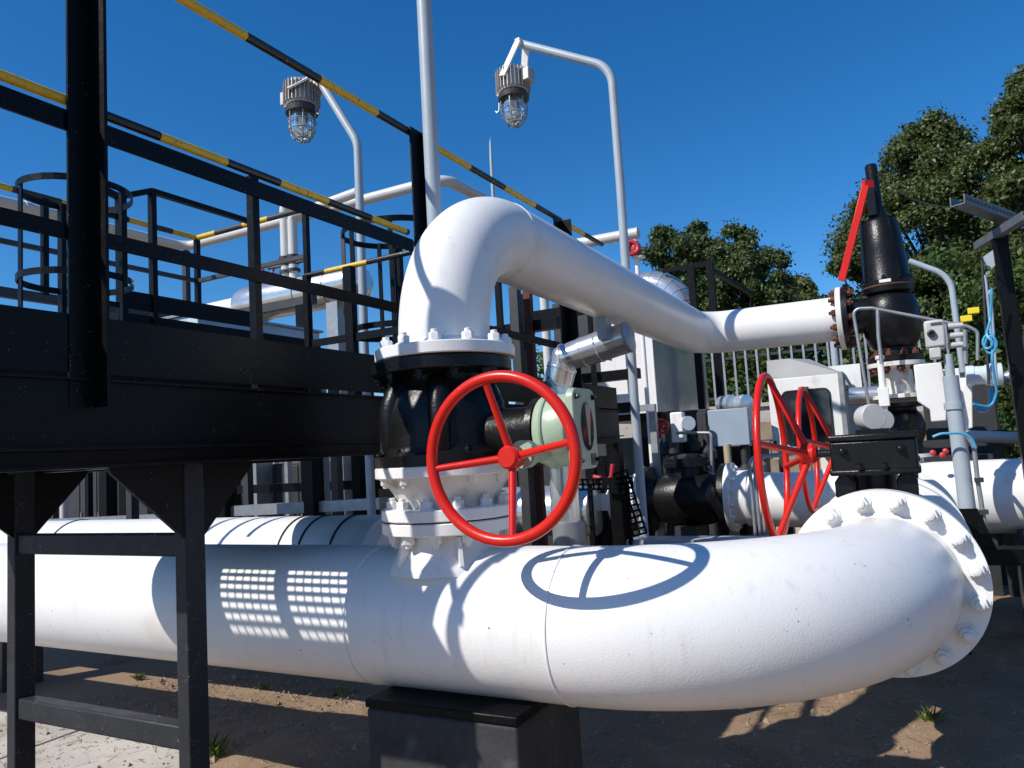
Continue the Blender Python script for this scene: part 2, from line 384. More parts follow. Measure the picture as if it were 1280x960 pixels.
# stem, gearbox, shaft, wheel
gx, gy, gz = -1.52, 3.33, 1.745
b = MB(); b.cyl((VX + .3, VY, gz), (gx - .07, gy, gz), .13, .13, 32); b.lathe([(.165, 0), (.165, .03)], (gx - .106, gy, gz), (1, 0, 0), 32); part('stem_housing', b, 'black_gloss', bv)
gb = part('gearbox', MB().lathe([(.13, -.075), (.165, -.065), (.174, -.05), (.174, .085), (.168, .1), (.12, .1)], (gx, gy, gz), (1, 0, 0), 48), 'green', bv, bevel=.004)
def rrect(w_, h_, r, n=6):
    out = []
    for cx, cy, a0 in ((w_ - r, h_ - r, 0), (-w_ + r, h_ - r, 90), (-w_ + r, -h_ + r, 180), (w_ - r, -h_ + r, 270)):
        for k in range(n + 1):
            t = math.radians(a0 + 90 * k / n); out.append((cx + r * math.cos(t), cy + r * math.sin(t)))
    return out
part('cover_plate', MB().prism(rrect(.135, .19, .05), (gx + .102, gy, gz), (0, 1, 0), (0, 0, 1), .04), 'green', gb, bevel=.006)
part('rib_collar', MB().torus((gx - .02, gy, gz), (1, 0, 0), .174, .012, 64, 8), 'green', gb)
part('indicator_window', MB().lathe([(.075, 0), (.075, .004), (.062, .008)], (0, 0, 0), (1, 0, 0), 36).__class__().prism([(.07 * math.cos(t), .115 * math.sin(t)) for t in [2 * math.pi * i / 36 for i in range(36)]], (gx + .1425, gy + .015, gz + .01), (0, 1, 0), (0, 0, 1), .005), 'window', gb)
part('indicator_pointer', MB().prism([(-.03, .10), (.03, .10), (.006, -.09), (-.006, -.09)], (gx + .148, gy + .015, gz + .01), (0, 1, 0), (0, 0, 1), .004), 'cap_tan', gb, label='yellow pointer')
part('nameplate', MB().box((gx + .142, gy + .04, gz - .175), (gx + .146, gy + .10, gz - .12)), 'plate', gb)
for yy, zz in ((-.1, .15), (.1, .15), (-.1, -.15), (.1, -.15)): inst('cover_bolt', NUT_K, gb, (gx + .142, gy + yy, gz + zz), (1, 0, 0), .2, .5)
wx, wy, wz = -1.545, 2.78, 1.632
b = MB(); b.lathe([(.062, 0), (.062, .05), (.045, .08), (.04, .22), (.055, .24), (.07, .35)], (wx, gy - .35, wz + .01), (0, 1, 0), 28); part('worm_housing', b, 'green', gb)
part('shaft', MB().cyl((wx, wy + .06, wz), (wx, gy - .1, wz + .01), .021, n=18), 'galv', bv)
spoke_wheel(bv, (wx, wy, wz), (0, 1, 0), .343, .025, 0, .10, [math.radians(x) for x in (99, 8.5, -84, -174.5)], up=((1, 0, 0), (0, 0, 1)))

# ================================================================== overhead pipe
ZT = 2.965; RT = .242; RBT = .70; OX, OY = -2.165, YP
zf = zc + .545
op = thing('overhead_pipe', 'white overhead pipe rising from the black valve and running back to the relief valve', 'pipe', (OX, OY, zf))
b = MB(); b.lathe([(.25, 0), (.366, 0), (.37, .005), (.37, .055), (.365, .06), (.27, .062), (RT, .10)], (OX, OY, zf), (0, 0, 1), 72)
f3 = part('riser_flange', b, 'white', op); ring('nut', NUT_W, f3, (OX, OY, zf + .06), (0, 0, 1), .322, 12, .42, 1.05)
b = MB(); el = [Vector((OX, OY, zf + .08))] + [Vector((OX, OY + RBT - RBT * math.cos(t), ZT - RBT + RBT * math.sin(t))) for t in [math.pi / 2 * i / 36 for i in range(37)]]
b.tube(el, RT, 80, cap=False); part('riser_elbow', b, 'white', op)
YE = 8.92; ZE = 2.915
p0 = el[-1]
run = fillet([p0, (OX, YE, ZE), (-.60, YE + .04, 2.90)], .36, 10)
b = MB(); b.tube(run, RT, 64, cap=False); part('pipe_run', b, 'white', op)
for q in (OY + RBT,): b = MB(); b.torus((OX, q, ZT), (0, 1, -.01), RT, .0045, 80, 8); part('weld_bead', b, 'white', op)
b = MB(); b.lathe([(.22, 0), (.34, 0), (.345, .005), (.345, .05), (.34, .055), (.2, .055)], (-.64, YE + .04, 2.90), (1, 0, 0), 48)
f4 = part('outlet_flange', b, 'white_dirty', op); ring('bolt', NUT_R, f4, (-.64, YE + .04, 2.90), (-1, 0, 0), .295, 12, .1, 1.0)
b = MB(); b.box((OX - .04, 5.7, 2.52), (OX + .04, 5.83, 2.74)); part('hanger_bracket', b, 'galv', op)

# ================================================================== second and third valves on the line running back
def side_valve(name, lab, y0, first, grp=None):
    t = thing(name, lab, 'valve', (XF, y0, ZP - .5), grp)
    b = MB(); b.lathe([(.3, 0), (.49, 0), (.497, .006), (.497, .075), (.49, .08), (.36, .085), (.34, .2), (.42, .3), (.47, .45), (.47, .62), (.42, .78), (.34, .88), (.36, .99), (.49, 1.0), (.497, 1.006), (.497, 1.075), (.3, 1.08)], (XF, y0, ZP), (0, 1, 0), 80)
    bo = part('valve_body', b, 'white', t)
    ring('bolt', NUT_BIG, bo, (XF, y0 + .08, ZP), (0, 1, 0), .44, 16, math.radians(10.5))
    b = MB(); b.lathe([(.485, -.012), (.485, 0)], (XF, y0 + .001, ZP), (0, 1, 0), 64); part('gasket', b, 'rubber', t)
    gy_ = y0 + .15; yc = gy_ + .24
    # gearbox: cast box on four feet
    b = MB(); b.box((XF - .235, gy_, 1.42), (XF + .225, gy_ + .46, 1.60)); b.box((XF - .245, gy_ - .012, 1.60), (XF + .235, gy_ + .472, 1.64)); b.box((XF - .245, gy_ - .012, 1.40), (XF + .235, gy_ + .472, 1.435))
    gbx = part('gearbox', b, 'black_gloss', t, bevel=.012)
    for sx in (-1, 1):
        for sy in (0, 1):
            xx = XF - .01 + sx * .165; yy = gy_ + .05 + sy * .34
            b = MB(); b.prism([(-.055, 0), (.055, 0), (.055, .09), (.02, .14), (-.02, .14), (-.055, .09)], (xx, yy, 1.27), (1, 0, 0), (0, 0, 1), -.06); part('gearbox_foot', b, 'black_gloss', gbx, bevel=.008)
    b = MB(); b.cyl((XF, yc, 1.2), (XF, yc, 1.41), .11, n=32); part('stem_housing', b, 'black_gloss', gbx)
    for sx in (-.155, .15): 
        inst('cover_bolt', NUT_K, gbx, (XF - .01 + sx, gy_ - .001, 1.545), (0, -1, 0), .4, .95)
    for sx in (-.07, .06): inst('drain_plug', NUT_K, gbx, (XF - .01 + sx, gy_ - .012, 1.45), (0, -1, -.3), .4, .7)
    b = MB(); b.lathe([(.074, 0), (.078, .004), (.078, .05), (.072, .054), (.072, .10), (.07, .105)], (XF + .02, yc - .15, 1.735), (-.55, .83, 0), 40)
    pi_ = part('position_indicator', b, 'grey_box', t); part('indicator_base', MB().box((XF - .09, yc - .17, 1.64), (XF + .09, yc - .02, 1.665)), 'black_gloss', t)
    hx = -.60; zz = 1.535; yw = gy_ + .05
    part('shaft', MB().cyl((hx - .02, yw, zz), (XF - .2, yw, zz), .024, n=18), 'black_gloss', t)
    spoke_wheel(t, (-.80, yw, zz), (1, 0, 0), .50, .021, 0, .205, [math.radians(x) for x in (80, 170, 260, 350)], up=((0, 1, 0), (0, 0, 1)), rs=.019, hub_r=.062)
    return t
side_valve('gear_valve', 'white flanged valve with large red spoked wheel and black gearbox behind the foreground bend', YF + .087, True, 'gear operated valves on the line running back')
b = MB(); y1 = YF + .087 + 1.08
lp = thing('line_pipe', 'short white pipe run between the two geared valves', 'pipe', (XF, y1, ZP - RP))
b = MB(); b.lathe([(.3, 0), (.497, .002), (.497, .07), (RP, .09), (RP, .55), (.497, .57), (.497, .64), (.3, .642)], (XF, y1 + .003, ZP), (0, 1, 0), 64); part('pipe_spool', b, 'white', lp)
side_valve('gear_valve', 'farther red spoked wheel and white valve, partly hidden behind the nearer gearbox', y1 + .66, False, 'gear operated valves on the line running back')

# ================================================================== background header along X
hd = thing('header_pipe', 'white pipe running across the back of the yard, right behind the geared valves', 'pipe', (0, 8.9, G))
ZH = .944
b = MB(); b.tube([(-.75, 8.87, ZH), (8, 8.87, ZH)], RP, 64, cap=False); part('pipe_run', b, 'white_clean', hd)
b = MB(); b.lathe([(.30, 0), (.30, .55), (RP, 1.0)], (-1.75, 8.87, ZH + .03), (1, 0, -.04), 64); part('reducer', b, 'white_clean', hd)
for X_ in (.9, 5): b = MB(); b.box((X_ - .15, 8.6, G), (X_ + .15, 9.1, ZH - .3)); part('saddle', b, 'concrete_dark', hd)
# link from the third valve into the header
b = MB(); b.tube([(XF, y1 + .66 + 1.08, ZP), (XF, 8.6, ZP + .05)], RP, 48, cap=False); part('tee_branch', b, 'white_clean', hd)
# black check valve with white flanges
cv = thing('check_valve', 'squat black check valve bolted between white flanges at the back of the yard', 'valve', (-2.3, 8.87, G))
ZC = 1.0
b = MB(); b.lathe([(.3, 0), (.385, 0), (.385, .06), (.30, .075), (.27, .14), (.30, .25), (.325, .40), (.325, .60), (.30, .75), (.27, .82), (.385, .90), (.385, .96), (.3, .96)], (-2.92, 8.87, ZC), (1, 0, 0), 56)
cb = part('valve_body', b, 'black_gloss', cv)
b = MB(); b.lathe([(.22, .2), (.2, .36), (.27, .37), (.27, .42), (.26, .43), (.26, .47), (.2, .50), (.06, .52)], (-2.42, 8.87, ZC), (0, 0, 1), 40); part('bonnet', b, 'black_gloss', cv)
ring('nut', NUT_K, cb, (-2.42, 8.87, ZC + .47), (0, 0, 1), .23, 10, 0, .9)
for X_, ax in ((-2.99, 1), (-1.955, 1)):
    b = MB(); b.lathe([(.2, 0), (.385, 0), (.39, .005), (.39, .06), (.2, .065)], (X_, 8.87, ZC), (1, 0, 0), 48); fw = part('pipe_flange', b, 'white_clean', cv)
    ring('nut', NUT_W, fw, (X_ + (.065 if X_ > -2.5 else 0), 8.87, ZC), (1 if X_ > -2.5 else -1, 0, 0), .335, 14, .2, .75)
b = MB(); b.tube([(-3.6, 8.87, ZC), (-2.98, 8.87, ZC)], .29, 40, cap=False); part('pipe_stub', b, 'white_clean', cv); b = MB(); b.tube([(-1.9, 8.87, ZC), (-1.72, 8.87, ZC)], .299, 40, cap=False); part('pipe_stub', b, 'white_clean', cv)
b = MB(); b.box((-2.55, 8.6, .1), (-2.3, 9.1, .70)); b.box((-2.5, 8.7, G), (-2.35, 9.0, .1)); part('support_foot', b, 'dark', cv)
# grey channel step in front of it
b = MB(); p = at(790, 672, Y=7.4); q = at(957, 671, Y=7.4)
b.bar((p.x, 7.4, p.z - .02), (q.x, 7.4, p.z - .02), .35, .03); b.bar((p.x, 7.23, p.z - .10), (q.x, 7.23, p.z - .10), .02, .15); b.bar((p.x, 7.57, p.z - .10), (q.x, 7.57, p.z - .10), .02, .15)
ch = thing('steel_walkway', 'low grey galvanised steel channel walkway in front of the black check valve', 'walkway', ((p.x + q.x) / 2, 7.4, G)); part('channel', b, 'grey', ch)
for xx in (p.x + .1, q.x - .1): part('leg', MB().box((xx - .04, 7.26, G), (xx + .04, 7.54, p.z - .04)), 'galv', ch)
# conduits rising beside the wheel
for k in range(3):
    a_ = at(936 + k * 6, 572, Y=7.6); c_ = at(944 + k * 6, 668, Y=7.6)
    solo('conduit', MB().tube(fillet([a_ + Vector((.35, .2, .02)), a_, (a_.x, 7.6, G)], .08), .016, 10), 'galv', ['leftmost of the three thin grey conduits beside the large red wheel', 'middle one of the three thin grey conduits beside the large red wheel', 'rightmost of the three thin grey conduits beside the large red wheel'][k], 'conduit', (a_.x, 7.6, G), 'thin conduits by the header pipe')

# ================================================================== relief valve stack
RX, RY = -.13, 8.98
rv = thing('relief_valve', 'tall black safety relief valve with red lever above the white header pipe', 'relief valve', (RX, RY, 2.36))
b = MB(); b.lathe([(.2, 0), (.27, 0), (.27, .05), (.2, .06), (.19, .14), (.24, .2), (.272, .30), (.288, .44), (.28, .56), (.25, .67), (.20, .72), (.245, .74), (.25, .79), (.25, .80)], (RX, RY, 2.37), (0, 0, 1), 56); part('body', b, 'black_gloss', rv)
b = MB(); b.lathe([(.2, 0), (.255, 0), (.255, .055), (.235, .06), (.23, .07), (.215, .4), (.185, .70), (.165, .725), (.11, .735), (.105, .77), (.095, .77), (.095, .81), (.085, .81), (.085, .86), (.05, .87)], (RX, RY, 3.175), (-.03, 0, 1), 48); bn = part('bonnet', b, 'black_gloss', rv)
part('flange_ring', MB().torus((RX, RY, 3.17), (0, 0, 1), .247, .012, 56, 8), 'rust', rv)
for k in range(4):
    t = k * math.pi / 2 + .6; c = Vector((math.cos(t), math.sin(t), 0))
    part('bonnet_rib', MB().prism([(.17, .06), (.25, .06), (.215, .5), (.19, .74), (.15, .74)], Vector((RX, RY, 3.175)) + Vector((-c.y, c.x, 0)) * .012, c, (-.03, 0, 1), .024), 'black_gloss', bn)
b = MB(); b.cyl((RX - .025, RY, 4.02), (RX - .04, RY, 4.52), .062, .062, 24); b.lathe([(.062, 0), (.05, .02)], (RX - .04, RY, 4.52), (0, 0, 1), 24); part('cap', b, 'black_gloss', rv)
ring('nut', NUT_K, bn, (RX, RY, 3.23), (0, 0, 1), .24, 10, .2, .9)
b = MB(); b.cyl((RX, RY, 2.9), (-.52, YE + .04, 2.9), .17, .2, 32); b.lathe([(.2, 0), (.34, 0), (.34, .05), (.2, .05)], (-.582, YE + .04, 2.9), (1, 0, 0), 40); sn = part('side_nozzle', b, 'black_gloss', rv)
ring('bolt', NUT_R, sn, (-.53, YE + .04, 2.9), (1, 0, 0), .29, 12, .1, .95)
h0 = at(1082, 232, Y=RY - .12); h1 = at(1052, 351, Y=RY - .12)
b = MB(); b.bar(h0, h1, .05, .075, up=(1, 0, .3)); part('lever', b, 'red', rv, bevel=.005)
b = MB(); b.bar(h0 + Vector((-.02, 0, .02)), (RX - .03, RY - .03, h0.z + .02), .05, .08); part('lever_fork', b, 'red', rv); b = MB(); b.bar(h0.lerp(h1, .3), (RX - .06, RY - .05, h0.lerp(h1, .3).z + .1), .03, .03); part('lever_link', b, 'red', rv)
part('nameplate', MB().box((RX - .07, RY - .262, 3.19), (RX + .04, RY - .256, 3.222)), 'white_clean', rv)
part('lever_guide', MB().box((RX - .11, RY - .14, 3.95), (RX - .03, RY - .06, 4.25)), 'black_gloss', rv)
# white spool
ws = thing('inlet_spool', 'short white flanged spool with rusty bolts under the relief valve', 'pipe', (RX, RY, 1.98))
b = MB(); b.lathe([(.15, 0), (.255, 0), (.255, .04), (.15, .05), (.15, .28), (.17, .32), (.275, .335), (.275, .38), (.15, .385)], (RX, RY, 1.98), (0, 0, 1), 44); wsb = part('spool_body', b, 'white_dirty', ws)
ring('bolt', NUT_R, wsb, (RX, RY, 2.425), (0, 0, 1), .225, 10, .1, 1.0); ring('bolt', NUT_R, wsb, (RX, RY, 2.315), (0, 0, -1), .225, 10, .1, 1.1)
# black isolation valve with actuator
iv = thing('isolation_valve', 'small round black valve with white actuator bracket on the back header', 'valve', (RX, RY, 1.3))
b = MB(); b.lathe([(.14, 0), (.14, .12), (.25, .13), (.25, .17), (.18, .18), (.17, .22), (.215, .32), (.22, .42), (.19, .52), (.15, .57), (.15, .60), (.25, .61), (.25, .65)], (RX, RY, 1.28), (0, 0, 1), 48); part('valve_body', b, 'black_gloss', iv)
part('inlet_neck', MB().lathe([(.2, 0), (.15, .06), (.15, .1), (.26, .11), (.26, .145)], (RX, RY, 1.25), (0, 0, 1), 40), 'white_clean', iv)
a_ = at(1142, 458, Y=RY - .3); c_ = at(1172, 530, Y=RY - .3)
b = MB(); b.prism([(0, 0), (.24, 0), (.26, -.28), (.23, -.57), (.10, -.57), (.10, -.45), (0, -.36)], (a_.x, a_.y, a_.z), (1, 0, 0), (0, 0, 1), .22); part('actuator_bracket', b, 'white_clean', iv, bevel=.01)
a_ = at(1098, 494, Y=RY - .35)
b = MB(); b.box((a_.x, a_.y - .1, a_.z - .12), (a_.x + .1, a_.y + .02, a_.z + .07)); b.cyl((a_.x + .05, a_.y - .04, a_.z + .07), (a_.x + .05, a_.y - .04, a_.z + .36), .035, .03, 20); b.cyl((a_.x + .05, a_.y - .04, a_.z - .12), (a_.x + .05, a_.y - .04, a_.z - .42), .025, n=16); b.cyl((a_.x + .05, a_.y - .04, a_.z + .36), (a_.x + .05, a_.y - .04, a_.z + .40), .045, n=6); part('gauge_cock', b, 'white_clean', iv, bevel=.006)
a_ = at(1176, 462, Y=RY - .25); 
b = MB(); b.box((a_.x, a_.y, a_.z - .12), (a_.x + .16, a_.y + .25, a_.z)); b.prism([(0, 0), (.26, 0), (.22, -.5), (.14, -.52)], (a_.x, a_.y + .1, a_.z - .1), (1, 0, 0), (0, 0, 1), .1); part('spring_housing', b, 'white_clean', iv, bevel=.01)
a_ = at(1207, 470, Y=RY - .3); c_ = at(1244, 468, Y=RY - .3)
b = MB(); b.lathe([(.09, 0), (.10, .01), (.10, .07), (.09, .075), (.09, .16), (.10, .165), (.10, .2), (.11, .2), (.11, .3), (.09, .31)], a_, c_ - a_, 28); act = part('actuator_cylinder', b, 'pale_blue', iv)
# blue air hoses
def hose(pts, lab, r=.012, m='blue_hose', cat='hose', grp=None):
    return solo('air_hose', MB().tube(fillet(pts, .12, 6), r, 8), m, lab, cat, pts[0], grp)
hy = RY - .45
hose([at(x, y, Y=hy + dy) for x, y, dy in ((1238, 486, 0), (1240, 500, -.05), (1232, 514, -.05), (1222, 513, -.05), (1220, 502, 0))], 'thick blue air hose looping below the pale blue actuator', .02, grp='blue air hoses')
cpts = [(1240, 360), (1238, 400), (1232, 420), (1245, 430), (1228, 440), (1236, 416), (1248, 428), (1238, 448), (1226, 424), (1242, 412), (1240, 450), (1246, 490), (1240, 510), (1216, 505)]
hose([at(x, y, Y=7.6 + random.uniform(-.08, .08)) for x, y in cpts], 'tangled thin blue hose hanging by the right steel post', .011, grp='blue air hoses')
hose([at(x, y, Y=7.8) for x, y in ((1166, 546), (1176, 542), (1200, 541), (1214, 546), (1220, 560))], 'blue hose curving in front of the grey transmitter post', .012, grp='blue air hoses')

# transmitter on a grey post
TY = 8.0
p = at(1188, 470, Y=TY); q = at(1222, 690, Y=TY); SKZ = at(1230, 684, Y=TY).z
tp = thing('transmitter_post', 'thick grey pipe post carrying a grey transmitter box, right of the relief valve', 'post', (p.x, TY, SKZ))
b = MB(); b.cyl((p.x + .02, TY, SKZ), (p.x, TY, p.z), .070, .066, 28); b.lathe([(.08, 0), (.08, .06)], (p.x, TY, at(1187, 512, Y=TY).z), (0, 0, 1), 28); part('post', b, 'grey', tp)
b = MB(); b.cyl((p.x, TY, p.z), (p.x, TY, p.z + .2), .04, n=16); part('riser', b, 'grey', tp)
part('base_plate', MB().prism([(-.16, 0), (.2, 0), (.09, .35), (-.06, .35)], (p.x, TY - .07, SKZ), (1, 0, 0), (0, 0, 1), .02), 'black', tp)
skd = thing('skid_frame', 'dark steel skid beam carrying the grey transmitter post at the right', 'beam', (p.x + 1, TY, G)); part('beam', MB().box((p.x - .3, TY - .12, SKZ - .14), (p.x + 3.5, TY + .12, SKZ - .001)), 'black', skd)
for k in (0, 1.6, 3.2): part('leg', MB().box((p.x - .2 + k, TY - .06, G), (p.x - .08 + k, TY + .06, SKZ - .14)), 'black', skd)
a_ = at(1154, 403, Y=TY); c_ = at(1183, 434, Y=TY)
hd2 = part('transmitter_head', MB().box((a_.x, TY - .1, c_.z), (c_.x, TY + .16, a_.z)), 'grey_box', tp, bevel=.02)
m_ = at(1164, 417, Y=TY - .1); part('cable_gland', MB().lathe([(.035, 0), (.035, .03), (.02, .035), (.02, .01)], (m_.x, m_.y, m_.z), (0, -1, 0), 24), 'dark', hd2)
m_ = at(1171, 404.5, Y=TY - .1); part('nameplate', MB().box((m_.x - .05, TY - .106, m_.z - .012), (m_.x + .04, TY - .101, m_.z + .012)), 'plate', hd2)
a_ = at(1161, 436, Y=TY); c_ = at(1177, 448, Y=TY); part('junction_box', MB().box((a_.x, TY - .09, c_.z), (c_.x, TY + .06, a_.z)), 'grey_box', tp, bevel=.012)
for k in range(3):
    m_ = at(1186 + 2, 408 + k * 12, Y=TY); part('connector', MB().cyl((m_.x - .02, TY, m_.z), (m_.x + .10, TY, m_.z), .03, .024, 16), 'grey_box', tp)
# stainless tubing frame around the relief valve
def pipe_solo(name, pts, r, m, lab, cat, fr=.1, grp=None, n=12):
    return solo(name, MB().tube(fillet(pts, fr, 6), r, n), m, lab, cat, Vector((pts[-1][0], pts[-1][1], min(p[2] for p in pts))), grp)
fy = RY - .55
pipe_solo('impulse_tube', [at(x, y, Y=fy) for x, y in ((1092, 540), (1085, 500), (1066, 386), (1090, 385), (1210, 408), (1222, 414), (1222, 450))], .016, 'galv', 'long bent steel tube slanting across in front of the relief valve', 'tube', .06)
pipe_solo('impulse_tube', [at(x, y, Y=fy) for x, y in ((1097, 387), (1098, 420), (1102, 455))], .018, 'galv', 'short vertical steel tube dropping to the white gauge cock', 'tube', .06)
pipe_solo('impulse_tube', [at(x, y, Y=RY - .3) for x, y in ((1206, 412), (1207, 455))], .022, 'galv', 'left of the two short upright tubes above the pale blue actuator', 'tube')
for k, (x, y) in enumerate(((1208, 398), (1217, 388))):
    a_ = at(x, y, Y=RY - .3); solo('tag', MB().box((a_.x - .05, a_.y, a_.z - .03), (a_.x + .05, a_.y + .05, a_.z + .03)), 'label_yellow', ['lower small yellow tag on the steel tube end', 'upper small yellow tag on the steel tube end'][k], 'tag', a_, 'yellow tags', bevel=.005)
p_ = [at(x, y, Y=7.95) for x, y in ((1205, 541), (1217, 556), (1222, 600), (1230, 650), (1234, 684))]
pipe_solo('conduit', p_, .02, 'galv', 'thin bent conduit right of the grey transmitter post', 'conduit', .08)
for zz in (600, 640):
    a_ = at(1223 + (zz - 600) * .15, zz, Y=7.93)
    solo('conduit_clip', MB().box((a_.x - .03, 7.9, a_.z - .02), (a_.x + .04, 7.98, a_.z + .02)), 'dark', 'upper clip on the thin bent conduit' if zz == 600 else 'lower clip on the thin bent conduit', 'clip', a_)

# right hand steel post with cable channel
PY = 7.9
pt = at(1247, 285, Y=PY); 
rp = thing('steel_post', 'black steel post at the right edge carrying galvanised cable channels', 'post', (pt.x + .05, PY, G))
b = MB(); b.bar((pt.x + .06, PY, G), (pt.x, PY, pt.z), .12, .12, up=(0, 1, 0)); part('column', b, 'black', rp)
def channel(mb, p0, p1, wd, ht, t=.008):
    p0 = Vector(p0); p1 = Vector(p1); a = (p1 - p0).normalized(); up = Vector((0, 0, 1)); s_ = a.cross(up).normalized(); u_ = s_.cross(a)
    mb.bar(p0, p1, wd, t); 
    for s in (-1, 1): mb.bar(p0 + s_ * s * wd / 2 + u_ * ht / 2, p1 + s_ * s * wd / 2 + u_ * ht / 2, t, ht)
a_ = at(1197, 256, Y=7.2); c_ = at(1262, 279, Y=8.0)
b = MB(); channel(b, a_, c_, .11, .08); arm = part('cable_channel', b, 'galv_dark', rp)
for k in range(14):
    q = a_.lerp(c_, (k + .5) / 14); s_ = (c_ - a_).normalized().cross(Vector((0, 0, 1))).normalized()
    part('slot', MB().bar(q + s_ * .061 + Vector((0, 0, .045)) - (c_ - a_).normalized() * .018, q + s_ * .061 + Vector((0, 0, .045)) + (c_ - a_).normalized() * .018, .004, .03), 'dark', arm)
a_ = at(1223, 312, Y=8.3); c_ = at(1285, 274, Y=7.2)
b = MB(); channel(b, a_, c_, .07, .07); part('cross_channel', b, 'galv_dark', rp)
b = MB(); a_ = at(1228, 322, Y=PY); b.prism([(0, 0), (.2, .12), (.2, -.02), (.04, -.12)], a_, (1, 0, 0), (0, 0, 1), .02); part('bracket_plate', b, 'grey', rp)
for k, (x0, x1) in enumerate(((1227, 1233), (1231, 1240), (1236, 1243))):
    q = [at(x0, 320 + k * 24, Y=PY - .1), at(x0 + 2, 350 + k * 5, Y=PY - .1), at(x1, 430, Y=PY - .1), at(x1 + 3, 480, Y=PY - .1)]
    pipe_solo('cable', q, .011, 'blue_grey' if k else 'dark', ['left cable strand hanging beside the right steel post', 'middle cable strand hanging beside the right steel post', 'right cable strand hanging beside the right steel post'][k], 'cable', .1, 'cables beside the steel post')
# thin wire from the channel to the relief valve cap
w0 = at(1197, 258, Y=7.2); w1 = Vector((RX, RY, 4.44)); wm = (w0 + w1) / 2 - Vector((0, 0, .22))
solo('overhead_wire', MB().tube([w0.lerp(wm, t).lerp(wm.lerp(w1, t), t) for t in [i / 14 for i in range(15)]], .006, 6), 'rubber', 'thin dark wire sagging from the cable channel to the relief valve', 'wire', w1)
# dark equipment at the right edge behind the post
q = at(1276, 470, Y=10)
de = thing('pump_unit', 'dark machinery with stacked housings behind the right steel post', 'machine', (q.x, 10, G))
b = MB(); b.lathe([(.25, 0), (.25, .8), (.3, .82), (.3, .95), (.2, 1.0), (.2, 1.5), (.28, 1.52), (.28, 1.62), (.18, 1.7), (.18, 2.4), (.25, 2.42), (.22, 2.6), (.1, 3.2), (.06, 3.6)], (q.x + .2, 10, G), (0, 0, 1), 32); part('housing', b, 'dark', de)
for k in range(4): part('fin_ring', MB().torus((q.x + .2, 10, G + 1.75 + k * .16), (0, 0, 1), .24, .03, 32, 8), 'black_gloss', de)
for k, (x, y, x2, y2, m_) in enumerate(((1140, 590, 1290, 605, 'galv'), (1205, 545, 1290, 560, 'pipe_grey'), (1240, 480, 1290, 470, 'galv'))):
    a_ = at(x, y, Y=10.6); c_ = at(x2, y2 - 12, Y=10.6); c_.y = 10.6
    solo('back_pipe', MB().cyl(a_, c_, .07, n=20), m_, ['low horizontal galvanised pipe behind the header at the right edge', 'silvery slanted pipe behind the right steel post', 'upper galvanised pipe at the right edge'][k], 'pipe', (a_.x, a_.y, a_.z))
for k in range(5):
    a_ = at(1160 + k * 22, 560, Y=10.9)
    b = MB(); b.box((a_.x - .06, 10.86, G), (a_.x + .06, 11.0, a_.z + random.uniform(-.1, .35))); solo('rack_post', b, 'dark', f'{["first", "second", "third", "fourth", "fifth"][k]} dark rack post right of the relief valve, behind the header pipe', 'post', (a_.x, 10.9, G), 'rack posts behind the header')
a_ = at(1150, 556, Y=10.85); c_ = at(1270, 548, Y=10.85)
solo('rack_beam', MB().bar(a_, (c_.x, 10.85, a_.z), .08, .1), 'dark', 'dark horizontal rack beam behind the header pipe', 'beam', (a_.x, 10.85, a_.z))
for k, (x, y) in enumerate(((1166, 566), (1178, 569), (1182, 564))):
    a_ = at(x, y, Y=8.4); solo('tap_handle', MB().lathe([(.01, 0), (.028, .01), (.028, .03), (.01, .04)], a_, (0, -1, 0), 16), 'red_dull', ['left tiny red tap on the header', 'middle tiny red tap on the header', 'right tiny red tap on the header'][k], 'tap', a_, 'red taps on the header')

# ================================================================== access platform over the pipe
XP = -2.9; XL = -4.45
pf = thing('access_platform', 'black steel access platform with striped handrails crossing over the foreground pipe on the left', 'platform', (-3.6, 2.5, G))
Y0, Y1, Y2 = 1.46, 4.78, 7.95
# edge channel: web, flanges, toe board with a slit at deck level
for X_, s in ((XP, 1), (XL, -1)):
    ye = Y2 if s > 0 else Y1
    b = MB(); b.box((X_ - .006, Y0, 1.70), (X_ + .006, ye, 2.035)); b.box((X_, Y0, 1.688), (X_ + s * .075, ye, 1.70)); b.box((X_, Y0, 1.76), (X_ + s * .06, ye, 1.772)); b.box((X_, Y0, 2.035), (X_ + s * .03, ye, 2.045)); part('edge_beam', b, 'black', pf)
    b = MB(); b.box((X_ - .004, Y0, 2.068), (X_ + .004, ye if s > 0 else Y1, 2.30)); part('toe_board', b, 'black', pf)
for y_, zlo in ((Y0 + .04, 1.98), (2.50, 1.81), (2.70, 1.8), (3.6, 1.8), (4.72, 1.8)):
    b = MB(); b.box((XL + .01, y_ - .035, zlo), (XP - .01, y_ + .035, 2.015)); part('cross_beam', b, 'black', pf)
